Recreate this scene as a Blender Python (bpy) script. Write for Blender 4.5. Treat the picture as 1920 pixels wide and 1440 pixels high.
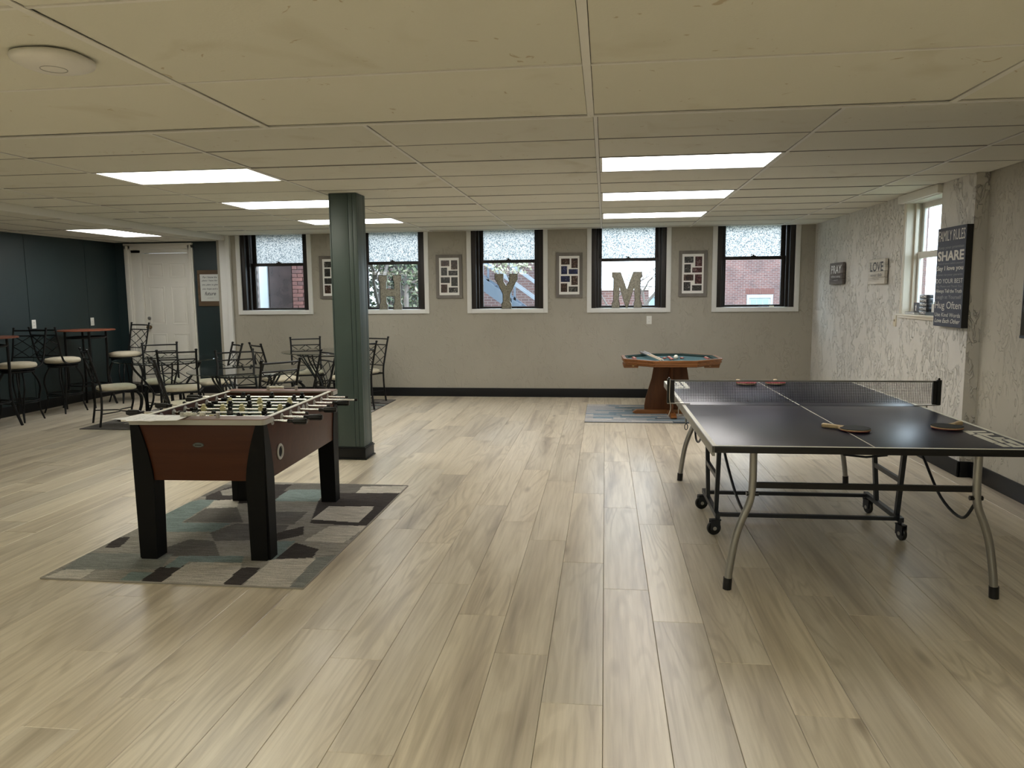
import bpy, bmesh, math, random
from mathutils import Vector, Matrix
random.seed(7)
PI = math.pi
sc = bpy.context.scene
COL = sc.collection
for o in list(bpy.data.objects): bpy.data.objects.remove(o)

# ------------------------------------------------------------------ camera, world, sun, exposure
CAM_R = Vector((0.99256602, 0.12136904, -0.00906927))
CAM_U = Vector((-0.00554933, 0.11957033, 0.99281022))
CAM_F = Vector((-0.12158084, 0.98537936, -0.11935496))
CAM_O = Vector((0, 0, 1.5079))
cd = bpy.data.cameras.new('camera'); cd.sensor_width = 36.0; cd.lens = 1417.57 / 1920 * 36; cd.clip_end = 300
cam = bpy.data.objects.new('camera', cd); COL.objects.link(cam)
M4 = Matrix((CAM_R, CAM_U, -CAM_F)).transposed().to_4x4(); M4.translation = CAM_O
cam.matrix_world = M4
sc.camera = cam
wd = bpy.data.worlds.new('World'); sc.world = wd; wd.use_nodes = True
bgn = wd.node_tree.nodes['Background']
bgn.inputs[0].default_value = (0.74, 0.87, 1.0, 1); bgn.inputs[1].default_value = 5.0
sl = bpy.data.lights.new('sun', 'SUN'); sl.energy = 1.6; sl.angle = 0.02; sl.color = (1, 0.95, 0.88)
so = bpy.data.objects.new('sun', sl); COL.objects.link(so)
so.rotation_euler = Vector((0.25, 0.62, -0.74)).to_track_quat('-Z', 'Y').to_euler()
vs = sc.view_settings
vs.view_transform = 'Standard'; vs.look = 'None'; vs.gamma = 1; vs.use_curve_mapping = False
vs.exposure = 0.88
LAMP = 6.5

# ------------------------------------------------------------------ room numbers (metres)
D = 10.894      # far wall
C = 2.401       # main ceiling
CB = 2.335      # bay ceiling
CS = 2.14       # soffit
WR = 2.842; WRN = WR + 0.097; YS = 6.369
WL = -7.552; BX = -5.66; DW = 11.05
YB = -4.0
SY = 2.82
T = 0.6096; GX = -0.055; GY = 5.214

# ------------------------------------------------------------------ materials
def nt(m):
    m.use_nodes = True
    t = m.node_tree
    return t, t.nodes, t.links, t.nodes['Principled BSDF']
MATS = {}
def mat(name, col=(0.5, 0.5, 0.5), rough=0.5, metal=0.0, noise=None, bump=None, spec=0.5, emit=None, coat=0):
    """noise=(scale xyz, amount) colour variation; bump=(scale xyz, strength, distance)"""
    if name in MATS: return MATS[name]
    m = bpy.data.materials.new(name); t, N, L, b = nt(m)
    b.inputs['Base Color'].default_value = (*col, 1); b.inputs['Roughness'].default_value = rough
    b.inputs['Metallic'].default_value = metal; b.inputs['Specular IOR Level'].default_value = spec
    if coat: b.inputs['Coat Weight'].default_value = coat
    if emit:
        b.inputs['Emission Color'].default_value = (*emit[0], 1); b.inputs['Emission Strength'].default_value = emit[1]
    def tex(scale, detail=5):
        tc = N.new('ShaderNodeTexCoord'); mp = N.new('ShaderNodeMapping'); mp.inputs['Scale'].default_value = scale
        L.new(tc.outputs['Object'], mp.inputs[0])
        n = N.new('ShaderNodeTexNoise'); n.inputs['Scale'].default_value = 1; n.inputs['Detail'].default_value = detail
        L.new(mp.outputs[0], n.inputs['Vector']); return n
    if noise:
        n = tex(noise[0]); r = N.new('ShaderNodeValToRGB')
        a = noise[1]
        r.color_ramp.elements[0].position = 0.3; r.color_ramp.elements[1].position = 0.7
        r.color_ramp.elements[0].color = (*[max(0, c * (1 - a)) for c in col], 1)
        r.color_ramp.elements[1].color = (*[min(1, c * (1 + a)) for c in col], 1)
        L.new(n.outputs[0], r.inputs[0]); L.new(r.outputs[0], b.inputs['Base Color'])
    if bump:
        n = tex(bump[0], 4); bp = N.new('ShaderNodeBump'); bp.inputs['Strength'].default_value = bump[1]
        bp.inputs['Distance'].default_value = bump[2]
        L.new(n.outputs[0], bp.inputs['Height']); L.new(bp.outputs[0], b.inputs['Normal'])
    MATS[name] = m
    return m
def math_(N, L, op, a, b=None, c=None):
    n = N.new('ShaderNodeMath'); n.operation = op
    for i, v in enumerate((a, b, c)):
        if v is None: continue
        if isinstance(v, (int, float)): n.inputs[i].default_value = v
        else: L.new(v, n.inputs[i])
    return n.outputs[0]
def ramp(N, L, fac, stops, interp='LINEAR'):
    r = N.new('ShaderNodeValToRGB'); r.color_ramp.interpolation = interp
    e = r.color_ramp.elements
    e[0].position, e[0].color = stops[0][0], (*stops[0][1], 1)
    e[1].position, e[1].color = stops[1][0], (*stops[1][1], 1)
    for p, c in stops[2:]:
        x = e.new(p); x.color = (*c, 1)
    L.new(fac, r.inputs[0]); return r.outputs[0]
def mixc(N, L, fac, a, b, mode='MIX'):
    n = N.new('ShaderNodeMix'); n.data_type = 'RGBA'; n.blend_type = mode
    for i, v in ((0, fac), (6, a), (7, b)):
        if isinstance(v, (int, float)): n.inputs[i].default_value = v
        elif isinstance(v, tuple): n.inputs[i].default_value = (*v, 1)
        else: L.new(v, n.inputs[i])
    return n.outputs[2]
def noise_(N, L, vec, scale=1, detail=4, dist=0, rough=0.5):
    n = N.new('ShaderNodeTexNoise'); n.inputs['Scale'].default_value = scale; n.inputs['Detail'].default_value = detail
    n.inputs['Distortion'].default_value = dist; n.inputs['Roughness'].default_value = rough
    L.new(vec, n.inputs['Vector']); return n.outputs[0]
def mapped(N, L, vec, scale, loc=None):
    m = N.new('ShaderNodeMapping'); m.inputs['Scale'].default_value = scale
    L.new(vec, m.inputs[0])
    if loc is not None: L.new(loc, m.inputs['Location'])
    return m.outputs[0]

def plank_mat():
    m = bpy.data.materials.new('oak_plank'); t, N, L, b = nt(m)
    g = N.new('ShaderNodeNewGeometry'); oi = N.new('ShaderNodeObjectInfo')
    rnd = math_(N, L, 'FRACT', math_(N, L, 'ADD', math_(N, L, 'MULTIPLY', oi.outputs['Random'], 7.13), math_(N, L, 'MULTIPLY', g.outputs['Random Per Island'], 5.37)))
    off = N.new('ShaderNodeCombineXYZ')
    L.new(math_(N, L, 'MULTIPLY', rnd, 37.0), off.inputs[0]); L.new(math_(N, L, 'MULTIPLY', rnd, 91.0), off.inputs[1]); L.new(math_(N, L, 'MULTIPLY', rnd, 13.0), off.inputs[2])
    pos = g.outputs['Position']
    v1 = mapped(N, L, pos, (7, 0.55, 1), off.outputs[0])
    v2 = mapped(N, L, pos, (60, 2.2, 1), off.outputs[0])
    v4 = mapped(N, L, pos, (9, 2.6, 1), off.outputs[0])
    broad = noise_(N, L, v1, 1, 3, 0.4)
    fine = noise_(N, L, v2, 1, 5, 0.3, 0.6)
    # growth rings: contour lines of a slow, lengthwise-stretched noise
    slow = noise_(N, L, mapped(N, L, pos, (4.2, 0.42, 1), off.outputs[0]), 1, 2, 0.5)
    ring = math_(N, L, 'SINE', math_(N, L, 'MULTIPLY', slow, 95.0))
    patch = ramp(N, L, noise_(N, L, mapped(N, L, pos, (5, 0.9, 1), off.outputs[0]), 1, 2), [(0.42, (0, 0, 0)), (0.60, (1, 1, 1))])
    knots = N.new('ShaderNodeTexVoronoi'); knots.feature = 'F1'; knots.inputs['Scale'].default_value = 0.42; L.new(v4, knots.inputs['Vector'])
    kn = ramp(N, L, knots.outputs['Distance'], [(0.0, (1, 1, 1)), (0.13, (0, 0, 0))])
    base = ramp(N, L, broad, [(0.27, (0.39, 0.335, 0.265)), (0.66, (0.68, 0.615, 0.50)), (0.45, (0.60, 0.535, 0.425))])
    tone = ramp(N, L, rnd, [(0, (0.90, 0.90, 0.91)), (1, (1.06, 1.05, 1.03)), (0.5, (1.0, 0.98, 0.95))])
    c = mixc(N, L, 1.0, base, tone, 'MULTIPLY')
    fl = ramp(N, L, fine, [(0.30, (0.87, 0.855, 0.83)), (0.60, (1.05, 1.05, 1.05))])
    c = mixc(N, L, 1.0, c, fl, 'MULTIPLY')
    wl = ramp(N, L, math_(N, L, 'MULTIPLY_ADD', ring, 0.5, 0.5), [(0.0, (0.74, 0.715, 0.68)), (0.45, (1.03, 1.03, 1.03))])
    c = mixc(N, L, math_(N, L, 'MULTIPLY', patch, 0.62), c, mixc(N, L, 1.0, c, wl, 'MULTIPLY'))
    c = mixc(N, L, math_(N, L, 'MULTIPLY', kn, 0.7), c, (0.16, 0.115, 0.075))
    L.new(c, b.inputs['Base Color'])
    b.inputs['Roughness'].default_value = 0.30; b.inputs['Specular IOR Level'].default_value = 0.5
    bp = N.new('ShaderNodeBump'); bp.inputs['Strength'].default_value = 0.12; bp.inputs['Distance'].default_value = 0.002
    L.new(fine, bp.inputs['Height']); L.new(bp.outputs[0], b.inputs['Normal'])
    return m
def wood_mat(name, c0, c1, axis=1, rough=0.4, scale=1.0, spec=0.5):
    m = bpy.data.materials.new(name); t, N, L, b = nt(m)
    tc = N.new('ShaderNodeTexCoord')
    s = [14 * scale, 14 * scale, 14 * scale]; s[axis] = 1.2 * scale
    v = mapped(N, L, tc.outputs['Object'], tuple(s))
    n = noise_(N, L, v, 1, 5, 1.2)
    L.new(ramp(N, L, n, [(0.3, c0), (0.7, c1)]), b.inputs['Base Color'])
    b.inputs['Roughness'].default_value = rough; b.inputs['Specular IOR Level'].default_value = spec
    return m
def trowel_mat(name, col, strength, scale=1.0):
    m = bpy.data.materials.new(name); t, N, L, b = nt(m)
    g = N.new('ShaderNodeNewGeometry')
    pos = g.outputs['Position']
    v = mapped(N, L, pos, (13 * scale, 13 * scale, 6 * scale))
    n1 = noise_(N, L, v, 1.0, 2, 1.6)
    ridge = ramp(N, L, n1, [(0.47, (0, 0, 0)), (0.545, (0, 0, 0)), (0.52, (1, 1, 1))])      # thin curved strokes
    n2 = noise_(N, L, mapped(N, L, pos, (4, 4, 3)), 1.0, 3, 0.8)
    sep = ramp(N, L, n2, [(0.43, (0, 0, 0)), (0.53, (1, 1, 1))])                            # in scattered patches
    h = mixc(N, L, 1.0, ridge, sep, 'MULTIPLY')
    n3 = noise_(N, L, pos, 7, 4, 0.6)
    hh = math_(N, L, 'ADD', math_(N, L, 'MULTIPLY', h, 0.9), math_(N, L, 'MULTIPLY', n3, 0.5))
    bp = N.new('ShaderNodeBump'); bp.inputs['Strength'].default_value = strength; bp.inputs['Distance'].default_value = 0.016
    L.new(hh, bp.inputs['Height']); L.new(bp.outputs[0], b.inputs['Normal'])
    n4 = noise_(N, L, g.outputs['Position'], 0.9, 3)
    L.new(ramp(N, L, n4, [(0.3, tuple(c * 0.94 for c in col)), (0.7, tuple(min(1, c * 1.05) for c in col))]), b.inputs['Base Color'])
    b.inputs['Roughness'].default_value = 0.62; b.inputs['Specular IOR Level'].default_value = 0.3
    return m
def tile_mat():
    m = bpy.data.materials.new('ceiling_tile'); t, N, L, b = nt(m)
    g = N.new('ShaderNodeNewGeometry'); oi = N.new('ShaderNodeObjectInfo')
    pos = g.outputs['Position']
    st = noise_(N, L, pos, 2.3, 3, 1.0); st2 = noise_(N, L, pos, 14, 3, 1.5)
    mask = math_(N, L, 'MULTIPLY', ramp(N, L, st, [(0.60, (0, 0, 0)), (0.80, (1, 1, 1))]), 0.35)
    mask2 = math_(N, L, 'MULTIPLY', ramp(N, L, st2, [(0.695, (0, 0, 0)), (0.74, (1, 1, 1))]), 0.55)
    tone = ramp(N, L, oi.outputs['Random'], [(0, (0.66, 0.645, 0.565)), (1, (0.71, 0.695, 0.615))])
    c = mixc(N, L, mask, tone, (0.42, 0.36, 0.23))
    c = mixc(N, L, mask2, c, (0.36, 0.25, 0.12))
    L.new(c, b.inputs['Base Color']); b.inputs['Roughness'].default_value = 0.9; b.inputs['Specular IOR Level'].default_value = 0.15
    bp = N.new('ShaderNodeBump'); bp.inputs['Strength'].default_value = 0.25; bp.inputs['Distance'].default_value = 0.002
    L.new(noise_(N, L, pos, 120, 3), bp.inputs['Height']); L.new(bp.outputs[0], b.inputs['Normal'])
    return m
def glass_mat(name, tint=(0.96, 0.98, 0.98), gloss=0.07, rough=0.02):
    m = bpy.data.materials.new(name); m.use_nodes = True; N = m.node_tree.nodes; L = m.node_tree.links
    N.remove(N['Principled BSDF'])
    tr = N.new('ShaderNodeBsdfTransparent'); tr.inputs[0].default_value = (*tint, 1)
    gl = N.new('ShaderNodeBsdfGlossy'); gl.inputs['Roughness'].default_value = rough
    fr = N.new('ShaderNodeFresnel'); ge = N.new('ShaderNodeNewGeometry')
    L.new(math_(N, L, 'MULTIPLY_ADD', ge.outputs['Backfacing'], 1 / 1.45 - 1.45, 1.45), fr.inputs[0])   # same reflectance on both faces of a thin pane
    mx = N.new('ShaderNodeMixShader')
    L.new(math_(N, L, 'MINIMUM', math_(N, L, 'MULTIPLY', fr.outputs[0], gloss / 0.07), 0.85), mx.inputs[0])
    L.new(tr.outputs[0], mx.inputs[1]); L.new(gl.outputs[0], mx.inputs[2])
    L.new(mx.outputs[0], N['Material Output'].inputs[0])
    return m
def obscure_mat():
    m = bpy.data.materials.new('obscure_glass'); m.use_nodes = True; N = m.node_tree.nodes; L = m.node_tree.links
    N.remove(N['Principled BSDF'])
    g = N.new('ShaderNodeNewGeometry')
    vo = N.new('ShaderNodeTexVoronoi'); vo.inputs['Scale'].default_value = 74; L.new(g.outputs['Position'], vo.inputs['Vector'])
    col = ramp(N, L, vo.outputs['Distance'], [(0.15, (0.80, 0.78, 0.75)), (0.68, (0.36, 0.39, 0.40)), (0.46, (0.74, 0.735, 0.72))])
    tl = N.new('ShaderNodeBsdfTranslucent'); L.new(col, tl.inputs[0])
    tp = N.new('ShaderNodeBsdfTransparent'); L.new(col, tp.inputs[0])
    gl = N.new('ShaderNodeBsdfGlossy'); gl.inputs['Roughness'].default_value = 0.3; gl.inputs[0].default_value = (0.5, 0.5, 0.5, 1)
    bp = N.new('ShaderNodeBump'); bp.inputs['Strength'].default_value = 0.8; bp.inputs['Distance'].default_value = 0.004
    L.new(vo.outputs['Distance'], bp.inputs['Height']); L.new(bp.outputs[0], gl.inputs['Normal']); L.new(bp.outputs[0], tl.inputs['Normal'])
    mx = N.new('ShaderNodeMixShader'); mx.inputs[0].default_value = 0.22
    mx2 = N.new('ShaderNodeMixShader'); mx2.inputs[0].default_value = 0.04
    L.new(tl.outputs[0], mx.inputs[1]); L.new(tp.outputs[0], mx.inputs[2])
    L.new(mx.outputs[0], mx2.inputs[1]); L.new(gl.outputs[0], mx2.inputs[2])
    L.new(mx2.outputs[0], N['Material Output'].inputs[0])
    return m
def brick_mat(name, c1, c2, mortar, scale=1.0):
    m = bpy.data.materials.new(name); t, N, L, b = nt(m)
    g = N.new('ShaderNodeNewGeometry'); sp = N.new('ShaderNodeSeparateXYZ'); L.new(g.outputs['Position'], sp.inputs[0])
    cb = N.new('ShaderNodeCombineXYZ'); L.new(sp.outputs[0], cb.inputs[0]); L.new(sp.outputs[2], cb.inputs[1])
    br = N.new('ShaderNodeTexBrick'); L.new(cb.outputs[0], br.inputs['Vector'])
    br.inputs['Scale'].default_value = scale; br.inputs['Brick Width'].default_value = 0.215; br.inputs['Row Height'].default_value = 0.075
    br.inputs['Mortar Size'].default_value = 0.009
    br.inputs['Color1'].default_value = (*c1, 1); br.inputs['Color2'].default_value = (*c2, 1); br.inputs['Mortar'].default_value = (*mortar, 1)
    n = noise_(N, L, g.outputs['Position'], 1.3, 4)
    c = mixc(N, L, 0.8, br.outputs[0], ramp(N, L, n, [(0.3, (0.62, 0.62, 0.66)), (0.7, (1.15, 1.1, 1.1))]), 'MULTIPLY')
    L.new(c, b.inputs['Base Color']); b.inputs['Roughness'].default_value = 0.9
    return m
def photo_mat(name, hue):
    m = bpy.data.materials.new(name); t, N, L, b = nt(m)
    g = N.new('ShaderNodeNewGeometry'); oi = N.new('ShaderNodeObjectInfo')
    v = mapped(N, L, g.outputs['Position'], (30, 30, 26))
    n = noise_(N, L, v, 1.0, 4, 1.5); n2 = noise_(N, L, v, 0.45, 2, 0.6)
    a = ramp(N, L, n, [(0.40, (0.006, 0.006, 0.007)), (0.76, (0.42, 0.40, 0.37)), (0.58, hue)])
    c = mixc(N, L, math_(N, L, 'MULTIPLY', n2, 0.35), a, hue)
    L.new(c, b.inputs['Base Color']); b.inputs['Roughness'].default_value = 0.3
    return m
def rug_mat():
    m = bpy.data.materials.new('rug_pile'); t, N, L, b = nt(m)
    at = N.new('ShaderNodeAttribute'); at.attribute_name = 'Col'
    g = N.new('ShaderNodeNewGeometry')
    n = noise_(N, L, mapped(N, L, g.outputs['Position'], (10, 150, 40)), 1, 4, 0.5, 0.7)
    n2 = noise_(N, L, g.outputs['Position'], 180, 2)
    c = mixc(N, L, 1.0, at.outputs['Color'], ramp(N, L, n, [(0.30, (0.52, 0.52, 0.52)), (0.70, (1.36, 1.34, 1.30))]), 'MULTIPLY')
    c = mixc(N, L, 1.0, c, ramp(N, L, n2, [(0.3, (0.75, 0.75, 0.75)), (0.7, (1.2, 1.2, 1.2))]), 'MULTIPLY')
    L.new(c, b.inputs['Base Color']); b.inputs['Roughness'].default_value = 0.95; b.inputs['Specular IOR Level'].default_value = 0.1
    bp = N.new('ShaderNodeBump'); bp.inputs['Strength'].default_value = 0.5; bp.inputs['Distance'].default_value = 0.003
    L.new(n2, bp.inputs['Height']); L.new(bp.outputs[0], b.inputs['Normal'])
    return m
def galv_mat():
    m = bpy.data.materials.new('galvanised_tin'); t, N, L, b = nt(m)
    tc = N.new('ShaderNodeTexCoord'); vo = N.new('ShaderNodeTexVoronoi'); vo.inputs['Scale'].default_value = 70
    L.new(tc.outputs['Object'], vo.inputs['Vector'])
    L.new(ramp(N, L, vo.outputs['Color'], [(0.1, (0.19, 0.18, 0.145)), (0.9, (0.34, 0.325, 0.265))]), b.inputs['Base Color'])
    b.inputs['Metallic'].default_value = 0.55; b.inputs['Roughness'].default_value = 0.42
    return m
M_PLANK = plank_mat()
M_TILE = tile_mat()
M_RAIL = mat('grid_rail', (0.72, 0.705, 0.67), 0.5)
M_WALLB = trowel_mat('beige_plaster', (0.365, 0.342, 0.285), 0.4, 0.8)
M_WALLR = trowel_mat('textured_plaster', (0.60, 0.58, 0.53), 0.9, 1.0); M_WALLN = trowel_mat('smooth_plaster', (0.44, 0.415, 0.345), 0.6, 1.0)
M_TEAL = mat('teal_panel', (0.012, 0.025, 0.027), 0.5, noise=((1.5, 1.5, 1.5), 0.12))
M_TEALG = mat('column_green', (0.050, 0.075, 0.069), 0.42, noise=((2, 2, 2), 0.08))
M_BLACKB = mat('black_vinyl', (0.006, 0.0065, 0.0075), 0.45, spec=0.3)
M_WHITE = mat('white_paint', (0.66, 0.64, 0.58), 0.45)
M_TRIMW = mat('window_trim_white', (0.68, 0.68, 0.655), 0.45)
M_CREAM = mat('cream_paint', (0.60, 0.55, 0.45), 0.45)
M_DARKW = wood_mat('dark_stained_wood', (0.005, 0.003, 0.0022), (0.012, 0.0065, 0.0045), 2, 0.5)
M_GLASS = glass_mat('clear_pane'); M_OBSC = obscure_mat()
M_TGLASS = glass_mat('table_glass', (0.86, 0.92, 0.90), 0.10, 0.01)
M_IRON = mat('black_iron', (0.0045, 0.0045, 0.005), 0.42, 0.2, spec=0.35)
M_SEAT = mat('cream_microfibre', (0.52, 0.47, 0.36), 0.9, noise=((20, 20, 20), 0.07), bump=((160, 160, 160), 0.3, 0.002))
M_CHERRY = wood_mat('cherry_laminate', (0.046, 0.0125, 0.0045), (0.066, 0.020, 0.0075), 0, 0.4, spec=0.22)
M_CHERRYV = wood_mat('cherry_top', (0.13, 0.046, 0.023), (0.17, 0.062, 0.031), 0, 0.38)
M_BLK = mat('black_laminate', (0.004, 0.004, 0.004), 0.55, spec=0.14)
M_BLKP = mat('black_plastic', (0.006, 0.006, 0.007), 0.3, spec=0.4)
M_CHROME = mat('chrome', (0.75, 0.74, 0.72), 0.18, 1.0)
M_STEEL = mat('champagne_steel', (0.34, 0.335, 0.32), 0.33, 0.8)
M_GREYP = mat('grey_plastic', (0.36, 0.35, 0.33), 0.4)
M_EDGE = mat('grey_edge_band', (0.40, 0.385, 0.345), 0.4)
M_YEL = mat('cream_player', (0.72, 0.66, 0.36), 0.35)
M_NAVY = mat('navy_table_top', (0.011, 0.013, 0.032), 0.30, noise=((3, 1, 1), 0.10))
M_LINE = mat('white_line', (0.78, 0.77, 0.66), 0.4)
M_RUG = rug_mat(); M_RUGE = mat('rug_binding', (0.28, 0.26, 0.23), 0.9); M_RUGD = mat('rug_binding_dark', (0.02, 0.02, 0.022), 0.9)
M_OAK = wood_mat('honey_oak', (0.17, 0.062, 0.016), (0.29, 0.115, 0.034), 0, 0.33, 1.5)
M_OAKV = wood_mat('honey_oak_dark', (0.075, 0.026, 0.008), (0.12, 0.043, 0.013), 2, 0.45, 1.2, 0.3)
M_FELT = mat('teal_felt', (0.05, 0.115, 0.125), 0.95, noise=((30, 30, 30), 0.06))
M_FELTD = mat('green_cushion', (0.006, 0.028, 0.023), 0.9)
M_PAPER = mat('paper', (0.92, 0.92, 0.93), 0.7); M_INK = mat('ink', (0.05, 0.05, 0.07), 0.7); M_INKL = mat('faint_ink', (0.45, 0.45, 0.5), 0.7)
M_GALV = galv_mat()
M_FRAME = wood_mat('grey_washed_frame', (0.125, 0.112, 0.095), (0.175, 0.158, 0.135), 2, 0.6)
M_MAT = mat('white_mat_board', (0.82, 0.81, 0.77), 0.8)
M_PH = [photo_mat('print_warm', (0.07, 0.032, 0.02)), photo_mat('print_blue', (0.004, 0.014, 0.09)), photo_mat('print_grey', (0.045, 0.045, 0.04)), photo_mat('print_red', (0.085, 0.018, 0.02))]
M_LENS = [mat('lens_cool', (0.9, 0.9, 0.9), 0.5, emit=((1.0, 0.965, 0.94), LAMP)), mat('lens_warm', (0.9, 0.9, 0.85), 0.5, emit=((1.0, 0.98, 0.82), LAMP)), mat('lens_neutral', (0.9, 0.9, 0.9), 0.5, emit=((1.0, 0.98, 0.93), LAMP))]
M_BRICKN = brick_mat('brick_near', (0.085, 0.046, 0.043), (0.058, 0.036, 0.036), (0.115, 0.10, 0.10))
M_BRICKF = brick_mat('brick_far', (0.135, 0.064, 0.057), (0.088, 0.047, 0.045), (0.17, 0.145, 0.14))
M_PLATE = mat('white_plate', (0.70, 0.70, 0.66), 0.35)
M_IVORY = mat('ivory_plate', (0.55, 0.49, 0.36), 0.4)

# ------------------------------------------------------------------ mesh helpers
class MB:
    def __init__(s): s.v = []; s.f = []; s.mi = []
    def _add(s, vs, fs, mi=0):
        n = len(s.v); s.v += [tuple(v) for v in vs]; s.f += [tuple(i + n for i in f) for f in fs]; s.mi += [mi] * len(fs); return s
    def box(s, x0, x1, y0, y1, z0, z1, mi=0):
        return s._add([(x, y, z) for z in (z0, z1) for y in (y0, y1) for x in (x0, x1)],
                      [(0, 2, 3, 1), (4, 5, 7, 6), (0, 1, 5, 4), (2, 6, 7, 3), (0, 4, 6, 2), (1, 3, 7, 5)], mi)
    def hexa(s, bot, top, mi=0):
        """bot, top: 4 points each, counter-clockwise seen from above"""
        return s._add(list(bot) + list(top), [(3, 2, 1, 0), (4, 5, 6, 7)] + [(i, (i + 1) % 4, 4 + (i + 1) % 4, 4 + i) for i in range(4)], mi)
    def bar(s, a, b, w, h, up=(0, 0, 1), mi=0):
        a, b = Vector(a), Vector(b); d = (b - a).normalized(); u = Vector(up)
        if abs(d.dot(u)) > 0.95: u = Vector((0, 1, 0))
        r = d.cross(u).normalized(); u = r.cross(d).normalized()
        q = [r * (sx * w / 2) + u * (sy * h / 2) for sx, sy in ((-1, -1), (1, -1), (1, 1), (-1, 1))]
        return s._add([a + x for x in q] + [b + x for x in q], [(0, 1, 2, 3), (7, 6, 5, 4)] + [(i, 4 + i, 4 + (i + 1) % 4, (i + 1) % 4) for i in range(4)], mi)
    def tube(s, pts, r, n=8, closed=False, mi=0, squash=None):
        P = [Vector(p) for p in pts]; m = len(P); rs = r if isinstance(r, (list, tuple)) else [r] * m
        tang = []
        for i in range(m):
            a = P[(i - 1) % m] if (closed or i > 0) else P[i]; b = P[(i + 1) % m] if (closed or i < m - 1) else P[i]
            tang.append((b - a).normalized())
        u = Vector((0, 0, 1)) if abs(tang[0].z) < 0.9 else Vector((1, 0, 0))
        u = (u - tang[0] * u.dot(tang[0])).normalized()
        vs = []
        for i in range(m):
            u = (u - tang[i] * u.dot(tang[i])).normalized(); w = tang[i].cross(u)
            for k in range(n):
                a = 2 * PI * k / n; vs.append(P[i] + (u * math.cos(a) + w * math.sin(a)) * rs[i])
        fs = []
        for i in range(m if closed else m - 1):
            j = (i + 1) % m
            for k in range(n): fs.append((i * n + k, i * n + (k + 1) % n, j * n + (k + 1) % n, j * n + k))
        if not closed: fs += [tuple(range(n - 1, -1, -1)), tuple((m - 1) * n + k for k in range(n))]
        return s._add(vs, fs, mi)
    def lathe(s, prof, n=24, c=(0, 0, 0), axis='Z', mi=0, caps=True):
        vs = []; m = len(prof)
        for r, h in prof:
            for k in range(n):
                a = 2 * PI * k / n; x, y = r * math.cos(a), r * math.sin(a)
                p = {'Z': (x, y, h), 'X': (h, x, y), 'Y': (y, h, x)}[axis]
                vs.append((p[0] + c[0], p[1] + c[1], p[2] + c[2]))
        fs = [(i * n + k, i * n + (k + 1) % n, (i + 1) * n + (k + 1) % n, (i + 1) * n + k) for i in range(m - 1) for k in range(n)]
        if caps and prof[0][0] > 1e-6: fs.append(tuple(range(n - 1, -1, -1)))
        if caps and prof[-1][0] > 1e-6: fs.append(tuple((m - 1) * n + k for k in range(n)))
        return s._add(vs, fs, mi)
    def prism(s, poly, a, b, fn=lambda u, v, w: (u, v, w), mi=0):
        n = len(poly)
        return s._add([fn(u, v, a) for u, v in poly] + [fn(u, v, b) for u, v in poly],
                      [tuple(range(n - 1, -1, -1)), tuple(range(n, 2 * n))] + [(i, (i + 1) % n, n + (i + 1) % n, n + i) for i in range(n)], mi)
    def quad(s, a, b, c, d, mi=0): return s._add([a, b, c, d], [(0, 1, 2, 3)], mi)
    def mesh(s, name, mats, bevel=0, seg=2, smooth=True, angle=35):
        me = bpy.data.meshes.new(name); me.from_pydata(s.v, [], s.f)
        for m in (mats if isinstance(mats, (list, tuple)) else [mats]): me.materials.append(m)
        for p, i in zip(me.polygons, s.mi): p.material_index = i
        bm = bmesh.new(); bm.from_mesh(me)
        bmesh.ops.recalc_face_normals(bm, faces=bm.faces)
        if bevel:
            ed = [e for e in bm.edges if len(e.link_faces) == 2 and e.calc_face_angle(0) > 0.6]
            bmesh.ops.bevel(bm, geom=ed, offset=bevel, segments=seg, affect='EDGES', profile=0.6, clamp_overlap=True)
        bm.to_mesh(me); bm.free()
        if smooth:
            for p in me.polygons: p.use_smooth = True
            me.set_sharp_from_angle(angle=math.radians(angle))
        return me
    def build(s, name, mats, parent=None, **k):
        return link(name, s.mesh(name, mats, **k), parent)
def link(name, me, parent=None, loc=None, rz=None):
    o = bpy.data.objects.new(name, me); COL.objects.link(o)
    if parent is not None: o.parent = parent
    if loc is not None: o.location = loc
    if rz is not None: o.rotation_euler = (0, 0, rz)
    return o
def tag(o, label, cat, group=None, kind=None):
    o['label'] = label; o['category'] = cat
    if group: o['group'] = group
    if kind: o['kind'] = kind
    return o
def thing(name, label, cat, loc=(0, 0, 0), rz=0, group=None, kind=None):
    o = bpy.data.objects.new(name, None); COL.objects.link(o); o.empty_display_size = 0.1
    o.location = loc; o.rotation_euler = (0, 0, rz)
    return tag(o, label, cat, group, kind)
def copy_tree(o, parent=None):
    c = o.copy(); COL.objects.link(c); c.parent = parent
    for ch in list(o.children): copy_tree(ch, c)
    return c
def curve(pts, n=6):
    """Catmull-Rom through points"""
    P = [Vector(p) for p in pts]; P = [P[0] * 2 - P[1]] + P + [P[-1] * 2 - P[-2]]; out = []
    for i in range(1, len(P) - 2):
        a, b, c, d = P[i - 1:i + 3]
        for k in range(n):
            t = k / n
            out.append(0.5 * ((2 * b) + (c - a) * t + (2 * a - 5 * b + 4 * c - d) * t * t + (3 * b - a - 3 * c + d) * t ** 3))
    return out + [P[-2]]
_tc = {}
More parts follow.
